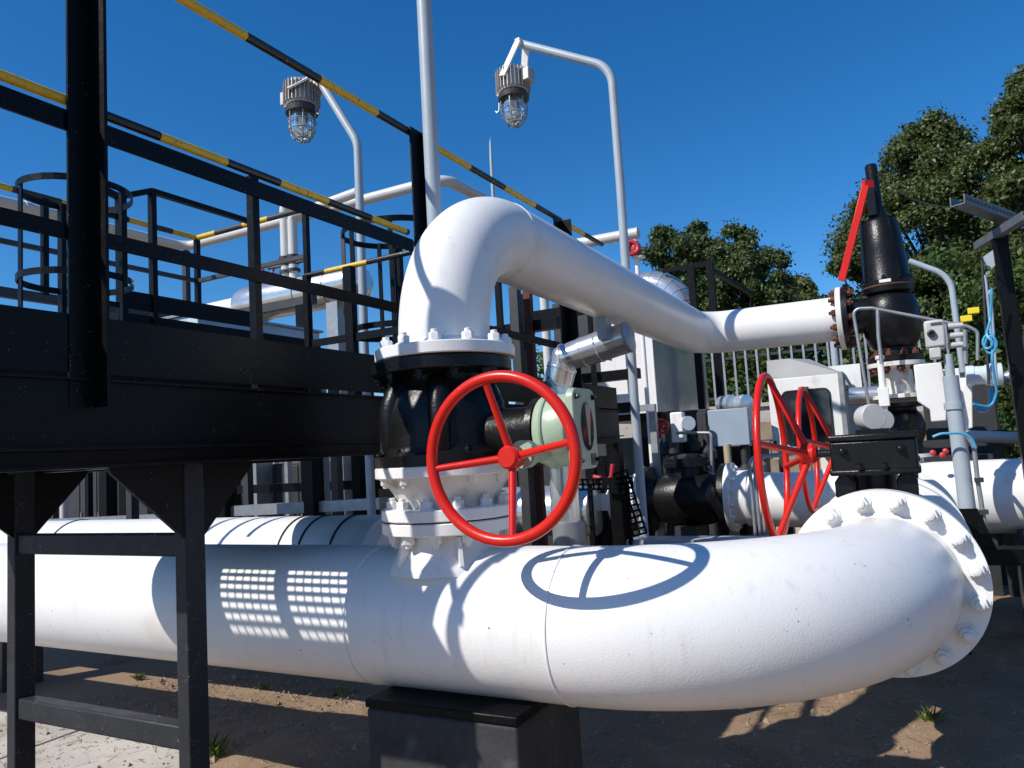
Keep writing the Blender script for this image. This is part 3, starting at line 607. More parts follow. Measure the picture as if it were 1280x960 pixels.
# decking: plates, and two panels of open bar grating
def plate(x0, x1, y0, y1):
    b = MB(); b.box((x0, y0, 2.035), (x1, y1, 2.045)); part('deck_plate', b, 'black', pf)
GX = ((-4.14, -3.72), (-3.63, -3.21)); GY = (1.86, 2.28)
plate(XL + .005, XP - .01, Y0, GY[0] - .002); plate(XL + .005, XP - .01, GY[1] + .002, Y1)
plate(XL + .005, GX[0][0] - .002, GY[0], GY[1]); plate(GX[0][1] + .002, GX[1][0] - .002, GY[0], GY[1]); plate(GX[1][1] + .002, XP - .01, GY[0], GY[1])
for x0, x1 in GX:
    b = MB(); n_ = 7
    for k in range(n_ + 1):
        y_ = GY[0] + (GY[1] - GY[0]) * k / n_; b.box((x0, y_ - .004, 2.018), (x1, y_ + .004, 2.045))
    for k in range(8):
        x_ = x0 + (x1 - x0) * k / 7; b.box((x_ - .004, GY[0], 2.031), (x_ + .004, GY[1], 2.038))
    part('grating_panel', b, 'black', pf)
# columns: channels open to the right
def channel_col(X_, y0, y1, z0, z1, dep=.09):
    b = MB(); b.box((X_ - .01, y0, z0), (X_ + .002, y1, z1)); b.box((X_ - .01, y1, z0), (X_ + dep, y1 + .014, z1)); return b
part('column', channel_col(XP + .008, 1.785, 1.88, 1.93, 3.945, .092), 'black', pf)
part('column', channel_col(XP + .008, 4.19, 4.32, 1.72, 3.945, .07), 'black', pf)
part('column', channel_col(XP + .006, 6.55, 6.72, 1.72, 3.90, .1), 'black', pf)
# legs and bracing below
for X_ in (-4.258, -2.938):
    for y_ in (2.31, 6.6):
        part('leg', MB().box((X_ - .038, y_, G), (X_ + .038, y_ + .105, 1.80)), 'black_leg', pf, bevel=.006)
for y_ in (6.3, 7.7): part('leg', MB().box((XP - .07, y_, G), (XP + .07, y_ + .14, 1.69)), 'black', pf)
for y_ in (2.322,):
    for z_ in (1.275, .435): part('brace', MB().box((-4.219, y_, z_), (-2.977, y_ + (.05 if z_ > 1 else .08), z_ + .105)), 'black_leg', pf, bevel=.01)
for X_ in (-4.258, -2.938):
    for tri in ([(2.309, 1.36), (2.309, 1.692), (1.95, 1.692), (1.97, 1.66)], [(2.416, 1.36), (2.70, 1.66), (2.72, 1.692), (2.416, 1.692)]):
        b = MB(); b.prism(tri, (X_ + .01, 0, 0), (0, 1, 0), (0, 0, 1), .02); part('gusset', b, 'black', pf)
b = MB(); b.box((-4.44, 2.58, 1.695), (-2.92, 2.70, 1.798)); part('cap_beam', b, 'black', pf)
# handrails of the near side
RXp = XP - .026
b = MB(); segs(b, (RXp, Y0, 3.188), (RXp, 4.15, 3.188), .021, [y - Y0 for y in (1.875, 2.23, 2.61, 2.97, 3.35, 3.75, 4.12)], 1); 
# bands: yellow where first index odd
part('handrail', b, ['rail_black', 'yellow'], pf)
b = MB(); segs(b, (RXp, 1.78, 3.925), (RXp, 7.9, 3.925), .025, [y - 1.78 for y in (2.76, 3.32, 3.86, 4.55, 5.03, 5.60, 6.19, 6.77, 7.36, 7.93)], 1); part('tie_rail', b, ['rail_black', 'yellow'], pf)
b = MB(); b.box((XP - .016, Y0, 3.052), (XP - .004, 4.18, 3.138)); part('flat_rail', b, 'black', pf)
b = MB(); b.box((XP - .016, Y0, 2.602), (XP - .004, 7.9, 2.668)); part('mid_rail', b, 'black', pf)
for y_ in (1.47, 2.77, 5.4, 7.4): part('rail_post', MB().box((XP - .062, y_, 2.05), (XP - .017, y_ + .045, 3.17)), 'black', pf)
# rails around the far bay (behind the white elbow) and the end rail with a gap for the ladder
b = MB(); b.box((XP + .0, 4.4, 3.05), (XP + .012, 7.9, 3.12)); part('flat_rail', b, 'black', pf)
b = MB(); segs(b, (-4.42, 4.76, 3.24), (-3.30, 4.76, 3.25), .022, [.22, .66], 0); part('end_rail', b, ['rail_black', 'yellow'], pf)
for X_, wd in ((-4.38, .05), (-3.93, .08)): part('rail_post', MB().box((X_ - wd / 2, 4.70, 2.05), (X_ + wd / 2, 4.75, 3.23)), 'black', pf)
b = MB(); b.box((-4.40, 4.72, 2.62), (-2.95, 4.735, 2.68)); part('end_rail', b, 'black', pf)
# ladder cage at the end of the platform
lc = thing('caged_ladder', 'black ladder with safety cage at the platform end, just left of the white elbow', 'ladder', (-3.85, 5.3, G))
for z_ in (3.62, 2.75):
    b = MB(); pts = [Vector((-3.86 + .46 * math.cos(t), 5.25 + .40 * math.sin(t), z_)) for t in [math.radians(a) for a in range(-180, 181, 12)]]
    for i in range(len(pts) - 1): b.bar(pts[i], pts[i + 1], .008, .05)
    part('cage_hoop', b, 'black', lc)
for a in (-180, -145, -110, -60, -15, 30, 90, 140):
    t = math.radians(a); p = Vector((-3.86 + .45 * math.cos(t), 5.25 + .39 * math.sin(t), 0)); part('cage_bar', MB().box((p.x - .02, p.y - .006, 2.1), (p.x + .02, p.y + .006, 3.645)), 'black' if a != -145 else 'dark', lc)
for X_ in (-4.1, -3.62): part('ladder_rail', MB().box((X_ - .03, 5.62, G), (X_ + .03, 5.68, 3.65)), 'black', lc)
for k in range(12): part('rung', MB().cyl((-4.1, 5.65, G + .3 + k * .3), (-3.62, 5.65, G + .3 + k * .3), .012, n=8), 'black', lc)

# ================================================================== second platform with cage, behind on the left
p2 = thing('rear_platform', 'black railed platform with kick board behind the near platform at the left', 'platform', (-6.3, 5.2, G))
XR = -5.95
b = MB(); b.box((XR - 1.6, 4.1, 2.98), (XR + .01, 6.6, 3.06)); part('deck', b, 'black', p2)
b = MB(); b.box((XR, 4.14, 3.10), (XR + .012, 5.66, 3.26)); part('toe_board', b, 'black', p2)
b = MB(); b.bar((XR, 4.44, 4.225), (XR, 5.66, 4.225), .05, .05); b.bar((XR, 4.44, 4.225), (XR, 4.12, 4.08), .05, .05); b.bar((XR, 4.12, 4.08), (XR + .02, 3.82, 4.13), .05, .05); part('top_rail', b, 'black', p2)
b = MB(); b.bar((XR, 4.14, 3.62), (XR, 5.63, 3.62), .04, .04); part('mid_rail', b, 'black', p2)
for y_, wd in ((4.14, .075), (4.45, .05), (5.63, .07)): part('rail_post', MB().box((XR - .03, y_ - wd / 2, 3.0), (XR + .03, y_ + wd / 2, 4.21 if y_ > 4.3 else 4.10)), 'black', p2)
for X_, y_ in ((XR - .1, 6.5), (XR - 1.5, 6.5)): part('leg', MB().box((X_ - .07, y_ - .07, G), (X_ + .07, y_ + .07, 2.98)), 'black', p2)
c1 = thing('ladder_cage', 'round black ladder safety cage at the left edge behind the thick black column', 'ladder cage', (-5.55, 3.45, G))
for z_ in (3.86, 3.16):
    b = MB(); pts = [Vector((-5.6 + .38 * math.cos(t), 3.52 + .40 * math.sin(t), z_)) for t in [2 * math.pi * i / 28 for i in range(29)]]
    for i in range(28): b.bar(pts[i], pts[i + 1], .008, .05)
    part('cage_hoop', b, 'black', c1)
for a in (225, 262, 330, 20):
    t = math.radians(a); p = Vector((-5.6 + .37 * math.cos(t), 3.52 + .39 * math.sin(t), 0)); part('cage_bar', MB().box((p.x - .018, p.y - .006, 2.2), (p.x + .018, p.y + .006, 3.88)), 'black', c1)
for y_ in (3.62, 3.95): part('ladder_rail', MB().box((-5.98, y_ - .02, 2.1), (-5.92, y_ + .02, 3.88)), 'black', c1)
for y_ in (3.12, 3.9): part('tie_bar', MB().bar((-5.95, 3.9, y_), (-5.95, 4.2, y_), .03, .04), 'black', c1)
for k in range(6): part('rung', MB().cyl((-5.95, 3.62, 2.25 + k * .3), (-5.95, 3.95, 2.25 + k * .3), .012, n=8), 'black', c1)

# third railing, striped, farther behind
XT = -9.4
p3 = thing('striped_railing', 'yellow and black striped railing on the farthest platform at the left', 'railing', (XT - 1, 7.8, G))
b = MB(); segs(b, (XT, 4.5, 5.20), (XT, 7.79, 5.20), .04, [.6, 1.2, 1.76, 2.15, 2.55, 2.85], 1); segs(b, (XT, 7.79, 5.20), (XT + 2.2, 7.79, 5.20), .04, [.42, 1.0, 1.5], 1); part('top_rail', b, ['dark', 'yellow'], p3)
b = MB(); b.bar((XT, 4.5, 4.53), (XT, 7.79, 4.53), .05, .06); b.bar((XT, 7.79, 4.53), (XT + 2.2, 7.79, 4.53), .05, .06); part('mid_rail', b, 'dark', p3)
for q in ((XT, 7.79), (XT, 5.5), (XT + 2.2, 7.79)): part('rail_post', MB().box((q[0] - .035, q[1] - .035, 3.95), (q[0] + .035, q[1] + .035, 5.2)), 'black', p3)
b = MB(); b.box((XT - .05, 4.4, 3.85), (XT + .03, 7.85, 3.97)); part('edge_beam', b, 'dark', p3)
b = MB(); b.box((XT + .031, 7.75, 3.85), (XT + 2.3, 7.85, 3.97)); part('edge_beam', b, 'dark', p3)
for q in ((XT + .1, 7.8), (XT + 2.1, 7.8), (XT + .1, 4.6)): part('leg', MB().box((q[0] - .08, q[1] - .08, G), (q[0] + .08, q[1] + .08, 3.85)), 'black', p3)

# ================================================================== lamps
def lamp(name_lab, head, arm_pts, r, tilt, lab_pole, base_z=G, flip=1):
    H_ = Vector(head)
    t = thing('flood_lamp', name_lab, 'lamp', H_, 'caged lamps on poles')
    a = Vector(tilt).normalized()           # direction the globe points
    up = -a
    b = MB(); b.lathe([(.085, -.11), (.125, -.10), (.13, -.09), (.13, .09), (.12, .105), (.07, .115)], H_, up, 40); hs = part('housing', b, 'lamp_metal', t)
    _, u, v = frame(up)
    fins = MB()
    for k in range(28):
        tt = 2 * math.pi * k / 28; d = u * math.cos(tt) + v * math.sin(tt)
        f_ = MB(); f_.bar(H_ + d * .138 - up * .09, H_ + d * .138 + up * .095, .006, .034, up=d); part('fin', f_, 'lamp_metal', hs)
    part('collar', MB().lathe([(.10, -.175), (.135, -.165), (.14, -.13), (.125, -.11), (.1, -.105)], H_, up, 32), 'dark', t)
    part('globe', MB().lathe([(.092, -.17), (.096, -.24), (.092, -.30), (.075, -.345), (.04, -.37), (.0, -.375)], H_, up, 32), 'glass', t)
    part('lamp_holder', MB().lathe([(.05, -.16), (.05, -.23), (.03, -.24), (.035, -.30), (.0, -.33)], H_, up, 20), 'white_dirty', t)
    for k in range(6):
        tt = math.pi / 3 * k + .3; d = u * math.cos(tt) + v * math.sin(tt)
        part('guard_wire', MB().tube([H_ + d * .118 - up * .15, H_ + d * .116 - up * .27, H_ + d * .10 - up * .34, H_ + d * .06 - up * .395, H_ + d * .0 - up * .41], .0055, 6), 'galv', t)
    for hh, rr in ((.235, .117), (.31, .109), (.385, .068)): part('guard_ring', MB().torus(H_ - up * hh, up, rr, .0055, 32, 6), 'galv', t)
    end = Vector(arm_pts[0])
    side = (end - H_); side -= up * side.dot(up); side = up.cross(side).normalized() if side.length > .01 else u
    for s in (-1, 1): part('bracket_arm', MB().bar(H_ + side * .205 * s + up * .0, end + side * .08 * s - up * .01, .02, .085, up=up.cross(side)), 'white_clean' , t)
    part('bracket_clamp', MB().bar(end + side * .09, end - side * .09, .06, .06), 'white_clean', t)
    q = H_ + (end - H_).normalized() * 0 + side.cross(up) * .15 * flip
    b = MB(); b.bar(q + up * .07, q - up * .05, .11, .10, up=side); part('junction_box', b, 'lamp_metal', t, bevel=.012)
    part('latch_hook', MB().tube([H_ - side.cross(up) * .15 * flip - up * .02, H_ - side.cross(up) * .165 * flip - up * .20, H_ - side.cross(up) * .19 * flip - up * .215, H_ - side.cross(up) * .205 * flip - up * .19], .006, 6), 'galv', t)
    for o_ in COL.objects:
        if o_.parent == t or (o_.parent and o_.parent.parent == t):
            if not o_.name.startswith('bracket'):
                for v_ in o_.data.vertices: v_.co = v_.co * 1.3
    pts = [Vector(p) for p in arm_pts]
    solo('lamp_pole', MB().tube(fillet(pts, .35, 10), r, 20), 'grey', lab_pole, 'lamp post', (pts[-1].x, pts[-1].y, base_z), 'lamp poles')
# right lamp
LY = 7.5
e0 = at(652, 55, Y=LY); k0 = at(757, 82, Y=LY); b0 = at(776, 240, Y=LY); b1 = at(795, 530, Y=LY)
bb = Vector((b1.x, LY, G)); kn = at(764, 84, Y=LY)
hd_ = at(641, 104, Y=LY)
lamp('caged lamp hanging from the tall grey gooseneck pole above the overhead pipe', hd_, [e0, kn, b0, b1, bb], .046, (.02, -.05, -1), 'tall grey gooseneck lamp pole standing behind the overhead pipe')
# left lamp
LY = 6.1
e0 = at(397, 97, Y=LY); kn = at(447, 178, Y=LY); b1 = at(456, 440, Y=LY)
hd_ = at(377, 120, Y=LY)
lamp('caged lamp at upper left with a grey arm bent up behind the railing', hd_, [e0, kn, b1, (b1.x, LY, G)], .044, (0, -.02, -1), 'grey bent lamp pole behind the ladder cage at left', flip=-1)
# vent pole
q0 = at(531, 20, Y=3.97); q1 = at(541, 225, Y=3.97); dv = (q0 - q1) / (q0.z - q1.z)
pb = q1 + dv * (G - q1.z); pt_ = q1 + dv * (5.6 - q1.z)
solo('vent_pole', MB().cyl(pb, pt_, .049, n=28), 'grey', 'tall thick grey pole rising out of the top of the frame behind the white elbow', 'pole', pb)
q0 = at(613, 172, Y=13); q1 = at(616, 300, Y=13)
solo('lightning_rod', MB().lathe([(.035, 0), (.035, q0.z - G - .4), (.02, q0.z - G - .1), (.001, q0.z - G)], (q1.x, 13, G), (q0.x - q1.x, 0, 9), 12), 'grey', 'thin pointed lightning rod against the sky above the white elbow', 'rod', (q1.x, 13, G))
q0 = at(1136, 326, Y=12.5); q1 = at(1188, 345, Y=12.5); q2 = at(1202, 452, Y=12.5)
solo('lamp_pole', MB().tube(fillet([q0, q1, q2, (q2.x + .1, 12.5, G)], .4), .042, 16), 'grey', 'grey gooseneck pole in front of the big tree, right of the relief valve', 'lamp post', (q2.x + .1, 12.5, G), 'lamp poles')
q0 = at(1043, 440, Y=14)
solo('fence_pole', MB().cyl((q0.x, 14, G), (q0.x, 14, q0.z + .5), .06, n=14), 'grey', 'slim grey pole under the overhead pipe beside the white cabinet', 'pole', (q0.x, 14, G))

# ================================================================== elevated grey pipe loop at left back
c0 = at(232, 308, Y=13); c1_ = at(556, 224, Y=13); zz = (c0.z + c1_.z) / 2
lpth = fillet([(c0.x, 3, zz), (c0.x, 13, zz), (c1_.x, 13, zz), (c1_.x, 17.5, zz), (c1_.x, 17.5, G)], .35, 8)
el_ = thing('elevated_pipe', 'long silver grey elevated pipe bending behind the platforms against the sky', 'pipe', (c1_.x, 17.5, G))
part('pipe', MB().tube(lpth, .115, 24), 'pipe_grey', el_)
for X_, y_ in ((c0.x, 6), (c0.x, 13), (c1_.x - .6, 13)): part('pipe_stand', MB().box((X_ - .07, y_ - .07, G), (X_ + .07, y_ + .07, zz - .1)), 'dark', el_)
for f_ in (.15, .6): part('pipe_joint', MB().lathe([(.135, 0), (.135, .12)], (c0.x, 3 + 10 * f_, zz), (0, 1, 0), 24), 'pipe_grey', el_)
# vessel with two small valves
vy = 10
a_ = at(290, 384, Y=vy); c_ = at(440, 350, Y=vy)
vs_ = thing('insulated_vessel', 'horizontal silver insulated vessel seen between the railings at left', 'vessel', ((a_.x + c_.x) / 2, vy, G))
z_ = at(370, 370, Y=vy).z; xa, xb = a_.x + .2, c_.x
b = MB(); b.lathe([(.1, -.12), (.22, -.08), (.30, 0), (.33, .1), (.33, .45)], (xa + .1, vy, z_), (1, 0, 0), 40); b.lathe([(.33, 0), (.33, xb - xa - .5), (.26, xb - xa - .3), (.14, xb - xa - .2)], (xa + .55, vy, z_), (1, 0, 0), 40); part('shell', b, 'alu', vs_)
for f_ in (.25, .6, .85): part('band', MB().torus((xa + (xb - xa) * f_, vy, z_), (1, 0, 0), .332, .012, 40, 8), 'galv', vs_)
part('nozzle_pipe', MB().cyl((xa - 1.6, vy, z_ - .02), (xa + .1, vy, z_), .2, n=28), 'white_clean', vs_)
for X_ in (xa + .4, xb - .3): part('saddle', MB().box((X_ - .12, vy - .2, G), (X_ + .12, vy + .2, z_ - .28)), 'galv', vs_)
for k, (x, ang) in enumerate(((355, 1), (365, -1))):
    a_ = at(x, 258 + k * 12, Y=vy); bz = z_ + .3
    t = thing('vent_riser', ['grey riser pipe with pink handwheel on the insulated vessel', 'grey riser pipe with dark handwheel on the insulated vessel'][k], 'pipe', (a_.x, vy, bz), 'risers on the vessel')
    part('riser', MB().tube(fillet([(a_.x, vy, bz), (a_.x, vy, a_.z), (a_.x + (.15 if k == 0 else 1.5), vy + .02, a_.z + (.0 if k == 0 else .12))], .12), .085, 18), 'pipe_grey', t)
    zz2 = at(350, 330, Y=vy).z
    part('valve_body', MB().lathe([(.12, 0), (.12, .05), (.07, .06), (.09, .15), (.07, .24), (.12, .25), (.12, .3)], (a_.x, vy, zz2 - .2), (0, 0, 1), 20), 'dark', t)
    part('handwheel', MB().torus((a_.x - .38 * ang, vy - .05, zz2 - .05), (.6 * ang, -1, 0), .10, .02, 28, 8), 'red_dull' if k == 0 else 'dark', t)
    part('stem', MB().cyl((a_.x, vy, zz2 - .05), (a_.x - .38 * ang, vy - .05, zz2 - .05), .03, n=12), 'dark', t)
# metal roof box / duct below it
a_ = at(232, 396, X=-7.2); 
bx_ = thing('duct_box', 'pale grey sheet metal box housing behind the left platform railing', 'housing', (-7.5, 6.2, G))
y_a = at(247, 400, X=-6.9).y; y_b = at(400, 430, X=-6.9).y; zt = at(247, 392, X=-6.9).z
b = MB(); b.box((-8.3, y_a, zt - .75), (-6.9, y_b, zt)); part('casing', b, 'pale_blue', bx_, bevel=.01)
b = MB(); b.box((-8.35, y_a - .03, zt + .002), (-6.86, y_b + .03, zt + .03)); part('lid', b, 'galv', bx_)
for X_ in (-8.2, -7.0):
    for y_ in (y_a + .1, y_b - .1): part('leg', MB().box((X_ - .05, y_ - .05, G), (X_ + .05, y_ + .05, zt - .75)), 'dark', bx_)
# small riser at far left
q0 = at(78, 347, X=-13); pipe_solo('vent_pipe', [(q0.x, q0.y + .3, q0.z), (q0.x, q0.y, q0.z), (q0.x, q0.y, G)], .06, 'pipe_grey', 'small hooked vent pipe inside the left ladder cage outline', 'pipe', .08)
# horizontal pipe with tap, right of the vent pole
vy = 9.6
a_ = at(725, 303, Y=vy); c_ = at(798, 291, Y=vy)
t = thing('drain_line', 'pale capped horizontal pipe with a pink handwheel valve above the overhead pipe', 'pipe', (c_.x, vy, G))
part('pipe', MB().cyl(a_ - Vector((1.2, 0, 0)), c_, .075, n=20), 'pipe_grey', t)
m_ = at(794, 300, Y=vy); part('drop', MB().cyl((m_.x, vy, m_.z), (m_.x, vy, G), .03, n=12), 'white_clean', t)
m_ = at(792, 312, Y=vy); part('handwheel', MB().torus((m_.x, vy - .1, m_.z), (0.3, -1, .2), .09, .028, 28, 8), 'red_dull', t); part('valve_body', MB().lathe([(.05, -.1), (.08, -.05), (.08, .05), (.05, .1)], (m_.x + .02, vy, m_.z), (0, 0, 1), 16), 'red_dull', t)
m_ = at(798, 321, Y=vy); part('lever', MB().lathe([(.09, 0), (.09, .02), (.03, .03)], (m_.x, vy, m_.z - .02), (0, 0, 1), 20), 'white_clean', t)

# ================================================================== aluminium clad duct behind the wheel
dy = 5.9
dp = [at(699, 680, Y=dy), at(697, 480, Y=dy), at(706, 448, Y=dy), at(730, 440, Y=dy), at(786, 421, Y=dy)]
dp[0] = Vector((dp[1].x, dy, G)); 
ad = thing('clad_pipe', 'shiny aluminium clad pipe with segmented elbow behind the red wheel of the upright valve', 'pipe', (dp[1].x, dy, G))
part('cladding', MB().tube([dp[0], dp[1]], .125, 36, cap=False), 'alu', ad)
sg = [dp[1], dp[1].lerp(dp[2], .6) + Vector((-.0, 0, .01)), dp[2], dp[3], dp[4]]
part('elbow_cladding', MB().tube(sg[:4], .127, 36, cap=False), 'alu', ad, ang=12)
part('cladding', MB().tube([sg[3], sg[4]], .128, 36), 'alu', ad)
part('end_cap', MB().lathe([(.131, -.02), (.131, .006), (.12, .01)], sg[4], sg[4] - sg[3], 36), 'galv', ad)
for i in (0, 1, 2, 3):
    p = sg[i]; d = (sg[i + 1] - sg[i]).normalized()
    part('seam_band', MB().lathe([(.129, -.008), (.133, -.006), (.133, .006), (.129, .008)], p, d, 36), 'alu', ad)
for k in range(10):
    t = math.radians(-150 + k * 7); 
part('mid_seam', MB().lathe([(.13, -.008), (.134, 0), (.13, .008)], sg[3].lerp(sg[4], .35), sg[4] - sg[3], 36), 'alu', ad)
riv = MB().lathe([(.006, 0), (.005, .004), (.001, .006)], (0, 0, 0), (0, 0, 1), 8).mesh('rivet', M['dark'])
for i, p in enumerate([sg[0] + Vector((0, 0, -.05)), sg[0] + Vector((0, 0, .05)), sg[0] + Vector((0, 0, .15)), sg[0] - Vector((0, 0, .2))]):
    d = Vector((-.2, -1, 0)).normalized(); inst('rivet', riv, ad, p + d * .126, d, 0, 1.6)
# ribbed lower jacket
part('ribbed_jacket', MB().lathe([(.14 + (.008 if (i // 2) % 2 else 0), 0) for i in range(1)] + [(.14, 0), (.14, 1.45)], (dp[1].x + .02, dy, G), (0, 0, 1), 36), 'galv', ad)

# ================================================================== stainless box with insulated elbow
sb = thing('stainless_casing', 'large polished stainless box with wavy reflections under the overhead pipe', 'casing', at(800, 510, Y=9.9))
f0 = at(822, 515, Y=9.9); fl_ = at(748, 515, Y=9.9); ft = at(822, 385, Y=9.9); yb = at(886, 505, X=f0.x).y
b = MB(); b.box((fl_.x, 9.9, f0.z), (f0.x, 9.925, ft.z)); part('front_panel', b, 'white_clean', sb)
b = MB(); b.box((fl_.x, 9.926, f0.z + .002), (f0.x + .004, yb, ft.z)); part('side_panel', b, 'mirror', sb)
b = MB(); b.box((fl_.x - .05, 9.85, f0.z - .09), (f0.x + .06, yb + .05, f0.z - .002)); part('base_frame', b, 'black', sb)
for xx, yy in ((fl_.x, 9.95), (f0.x - .05, 9.95), (f0.x - .05, yb - .1)): part('leg', MB().box((xx, yy, G), (xx + .1, yy + .1, f0.z - .09)), 'dark', sb)
# insulated elbow on top of it
iy = 11.7
ie = thing('insulated_elbow', 'white metal clad pipe elbow above the overhead pipe in front of the trees', 'pipe', at(850, 390, Y=iy))
pts = fillet([at(770, 372, Y=iy), at(838, 350, Y=iy), at(862, 430, Y=iy)], .46, 5)
part('elbow_cladding', MB().tube(pts, .258, 36), 'alu', ie, ang=8)
for i in range(1, len(pts) - 1): part('seam_band', MB().lathe([(.259, -.006), (.265, 0), (.259, .006)], pts[i], (pts[i + 1] - pts[i - 1]), 36), 'galv', ie)
part('riser', MB().cyl(pts[-1], (pts[-1].x, iy, ft.z - .02), .257, n=36), 'alu', ie)
# black frame on top right of it
bfz = at(880, 330, Y=11.5)
fr = thing('guard_stand', 'black steel guard stand in front of the middle trees', 'stand', (bfz.x, 11.5, G))
xa_, xb_ = at(828, 336, Y=11.5).x, at(888, 340, Y=11.5).x; zt = at(862, 333, Y=11.5).z
for X_ in (at(864, 340, Y=11.5).x, xb_): part('post', MB().box((X_ - .05, 11.45, G), (X_ + .05, 11.55, zt)), 'black', fr)
part('top_bar', MB().bar((xa_, 11.5, zt), (xb_ + .1, 11.5, zt), .08, .06), 'black', fr)
part('side_bar', MB().bar((xb_, 11.5, zt - .1), (xb_ + .15, 14, zt - .1), .08, .06), 'black', fr)
part('low_bar', MB().bar((xa_, 11.5, zt - .75), (xb_, 11.5, zt - .75), .06, .05), 'black', fr)
# small valve station below the stainless box
q0 = at(826, 533, Y=9.2)
vst = thing('small_valve', 'small red handwheel valve below the stainless box', 'valve', q0)
part('handwheel', MB().torus(q0, (.25, -1, 0), .085, .017, 36, 10), 'red', vst); part('hub', MB().lathe([(.03, -.03), (.03, .03)], q0, (0, -1, 0), 14), 'red', vst)
for a in (30, 150, 270): part('spoke', MB().cyl(q0, q0 + Vector((math.cos(math.radians(a)), 0, math.sin(math.radians(a)))) * .08, .01, n=8), 'red', vst)
part('stem', MB().cyl(q0, q0 + Vector((0, .5, 0)), .02, n=10), 'dark', vst); part('body', MB().lathe([(.07, -.35), (.07, .2)], q0 + Vector((0, .5, 0)), (0, 0, 1), 16), 'dark', vst)
q0 = at(848, 535, Y=9.3)
la = thing('lever_actuator', 'white valve housing with a steel lever above the check valve', 'actuator', q0)
part('housing', MB().box((q0.x - .1, 9.3, q0.z - .18), (q0.x + .06, 9.45, q0.z + .2)), 'white_clean', la, bevel=.02); part('cover', MB().lathe([(.09, 0), (.09, .05)], (q0.x + .1, 9.35, q0.z + .05), (.6, -.8, 0), 24), 'pale_blue', la)
part('lever', MB().tube(fillet([at(846, 541, Y=9.2), at(889, 541, Y=9.2), at(890, 600, Y=9.2)], .04), .02, 10), 'galv', la)
# blue grey junction panel and motors
a_ = at(884, 513, Y=10.2); c_ = at(938, 556, Y=10.2)
jp = thing('junction_panel', 'flat blue grey panel box left of the white cabinet', 'panel', ((a_.x + c_.x) / 2, 10.2, G))
part('panel', MB().box((a_.x, 10.2, c_.z), (c_.x, 10.55, a_.z)), 'blue_grey', jp, bevel=.01); part('leg', MB().box((a_.x + .05, 10.3, G), (a_.x + .15, 10.4, c_.z)), 'dark', jp); part('leg', MB().box((c_.x - .15, 10.3, G), (c_.x - .05, 10.4, c_.z)), 'dark', jp)
for k, x in enumerate((909, 927)):
    a_ = at(x, 503, Y=10.8); solo('motor_cap', MB().lathe([(.05, -.13), (.115, -.12), (.12, -.11), (.12, -.03), (.127, -.03), (.127, .03), (.12, .03), (.12, .11), (.05, .12)], a_ - Vector((0, 0, .02)), (.8, -.6, .0), 28), 'mirror', ['left of two shiny barrel shaped motor caps behind the panel box', 'right of two shiny barrel shaped motor caps behind the panel box'][k], 'motor', a_, 'motor caps')
# vertical grey steel angle and tank bits
q0 = at(815, 520, Y=9.0); b = MB(); b.box((q0.x - .04, 9.0, G), (q0.x + .04, 9.08, at(815, 513, Y=9).z)); b.box((at(795, 513, Y=9).x, 9.0, at(815, 513, Y=9).z - .001 + .002), (q0.x + .04, 9.08, at(815, 505, Y=9).z)); solo('angle_bracket', b, 'galv', 'grey steel angle bracket left of the small red handwheel', 'bracket', (q0.x, 9, G))
for k, (x, y) in enumerate(((832, 560), (862, 556), (880, 566), (905, 590), (925, 592), (938, 585))):
    q0 = at(x, y, Y=9.9); b = MB(); b.lathe([(.08, 0), (.08, .3), (.12, .32), (.12, .42), (.05, .5), (.05, .75)], (q0.x, 9.9 + .1 * k, q0.z - .4), (0, 0, 1), 18); b.cyl((q0.x, 9.9 + .1 * k, q0.z - .4), (q0.x, 9.9 + .1 * k, G), .07, n=12)
    solo('pump', b, ['dark', 'black_gloss', 'dark', 'cap_tan', 'dark', 'galv'][k], ['dark small pump below the stainless box, leftmost of a row', 'black small pump below the stainless box', 'dark small pump under the steel lever', 'tan small pump below the panel box', 'dark small pump below the panel box', 'grey small pump at the right end of the row'][k], 'pump', (q0.x, 9.9 + .1 * k, G), 'small pumps below the casing')

# ================================================================== white cabinet with window and canvas roof
cy = 11.2
a_ = at(959, 475, Y=cy); c_ = at(1056, 557, Y=cy)
cb_ = thing('control_cabinet', 'white control cabinet with dark rounded window behind the big red wheel', 'cabinet', ((a_.x + c_.x) / 2, cy, G))
part('casing', MB().box((a_.x, cy, c_.z), (c_.x, cy + .5, a_.z)), 'white_clean', cb_, bevel=.008)
w0 = at(977, 490, Y=cy); w1 = at(1043, 553, Y=cy); hw, hh = (w1.x - w0.x) / 2, (w0.z - w1.z) / 2
part('window', MB().prism(rrect(hw, hh, .08), ((w0.x + w1.x) / 2, cy - .002, (w0.z + w1.z) / 2), (1, 0, 0), (0, 0, 1), .012), 'window', cb_)
part('window_gasket', MB().tube([Vector(((w0.x + w1.x) / 2 + a, cy - .012, (w0.z + w1.z) / 2 + b2)) for a, b2 in rrect(hw, hh, .08)], .012, 8, closed=True), 'rubber', cb_)
m_ = at(1004, 485.5, Y=cy); part('nameplate', MB().box((m_.x - .065, cy - .012, m_.z - .02), (m_.x + .065, cy - .003, m_.z + .02)), 'plate', cb_)
for x, y in ((969, 557),): m_ = at(x, y - 4, Y=cy); part('lock', MB().lathe([(.025, 0), (.02, .015)], (m_.x, cy - .002, m_.z), (0, -1, 0), 14), 'dark', cb_)
part('side_strip', MB().box((c_.x + .001, cy - .03, c_.z), (c_.x + .06, cy + .4, a_.z + .02)), 'galv', cb_)
for X_ in (a_.x + .05, c_.x - .15): part('leg', MB().box((X_, cy + .1, G), (X_ + .1, cy + .3, c_.z)), 'dark', cb_)
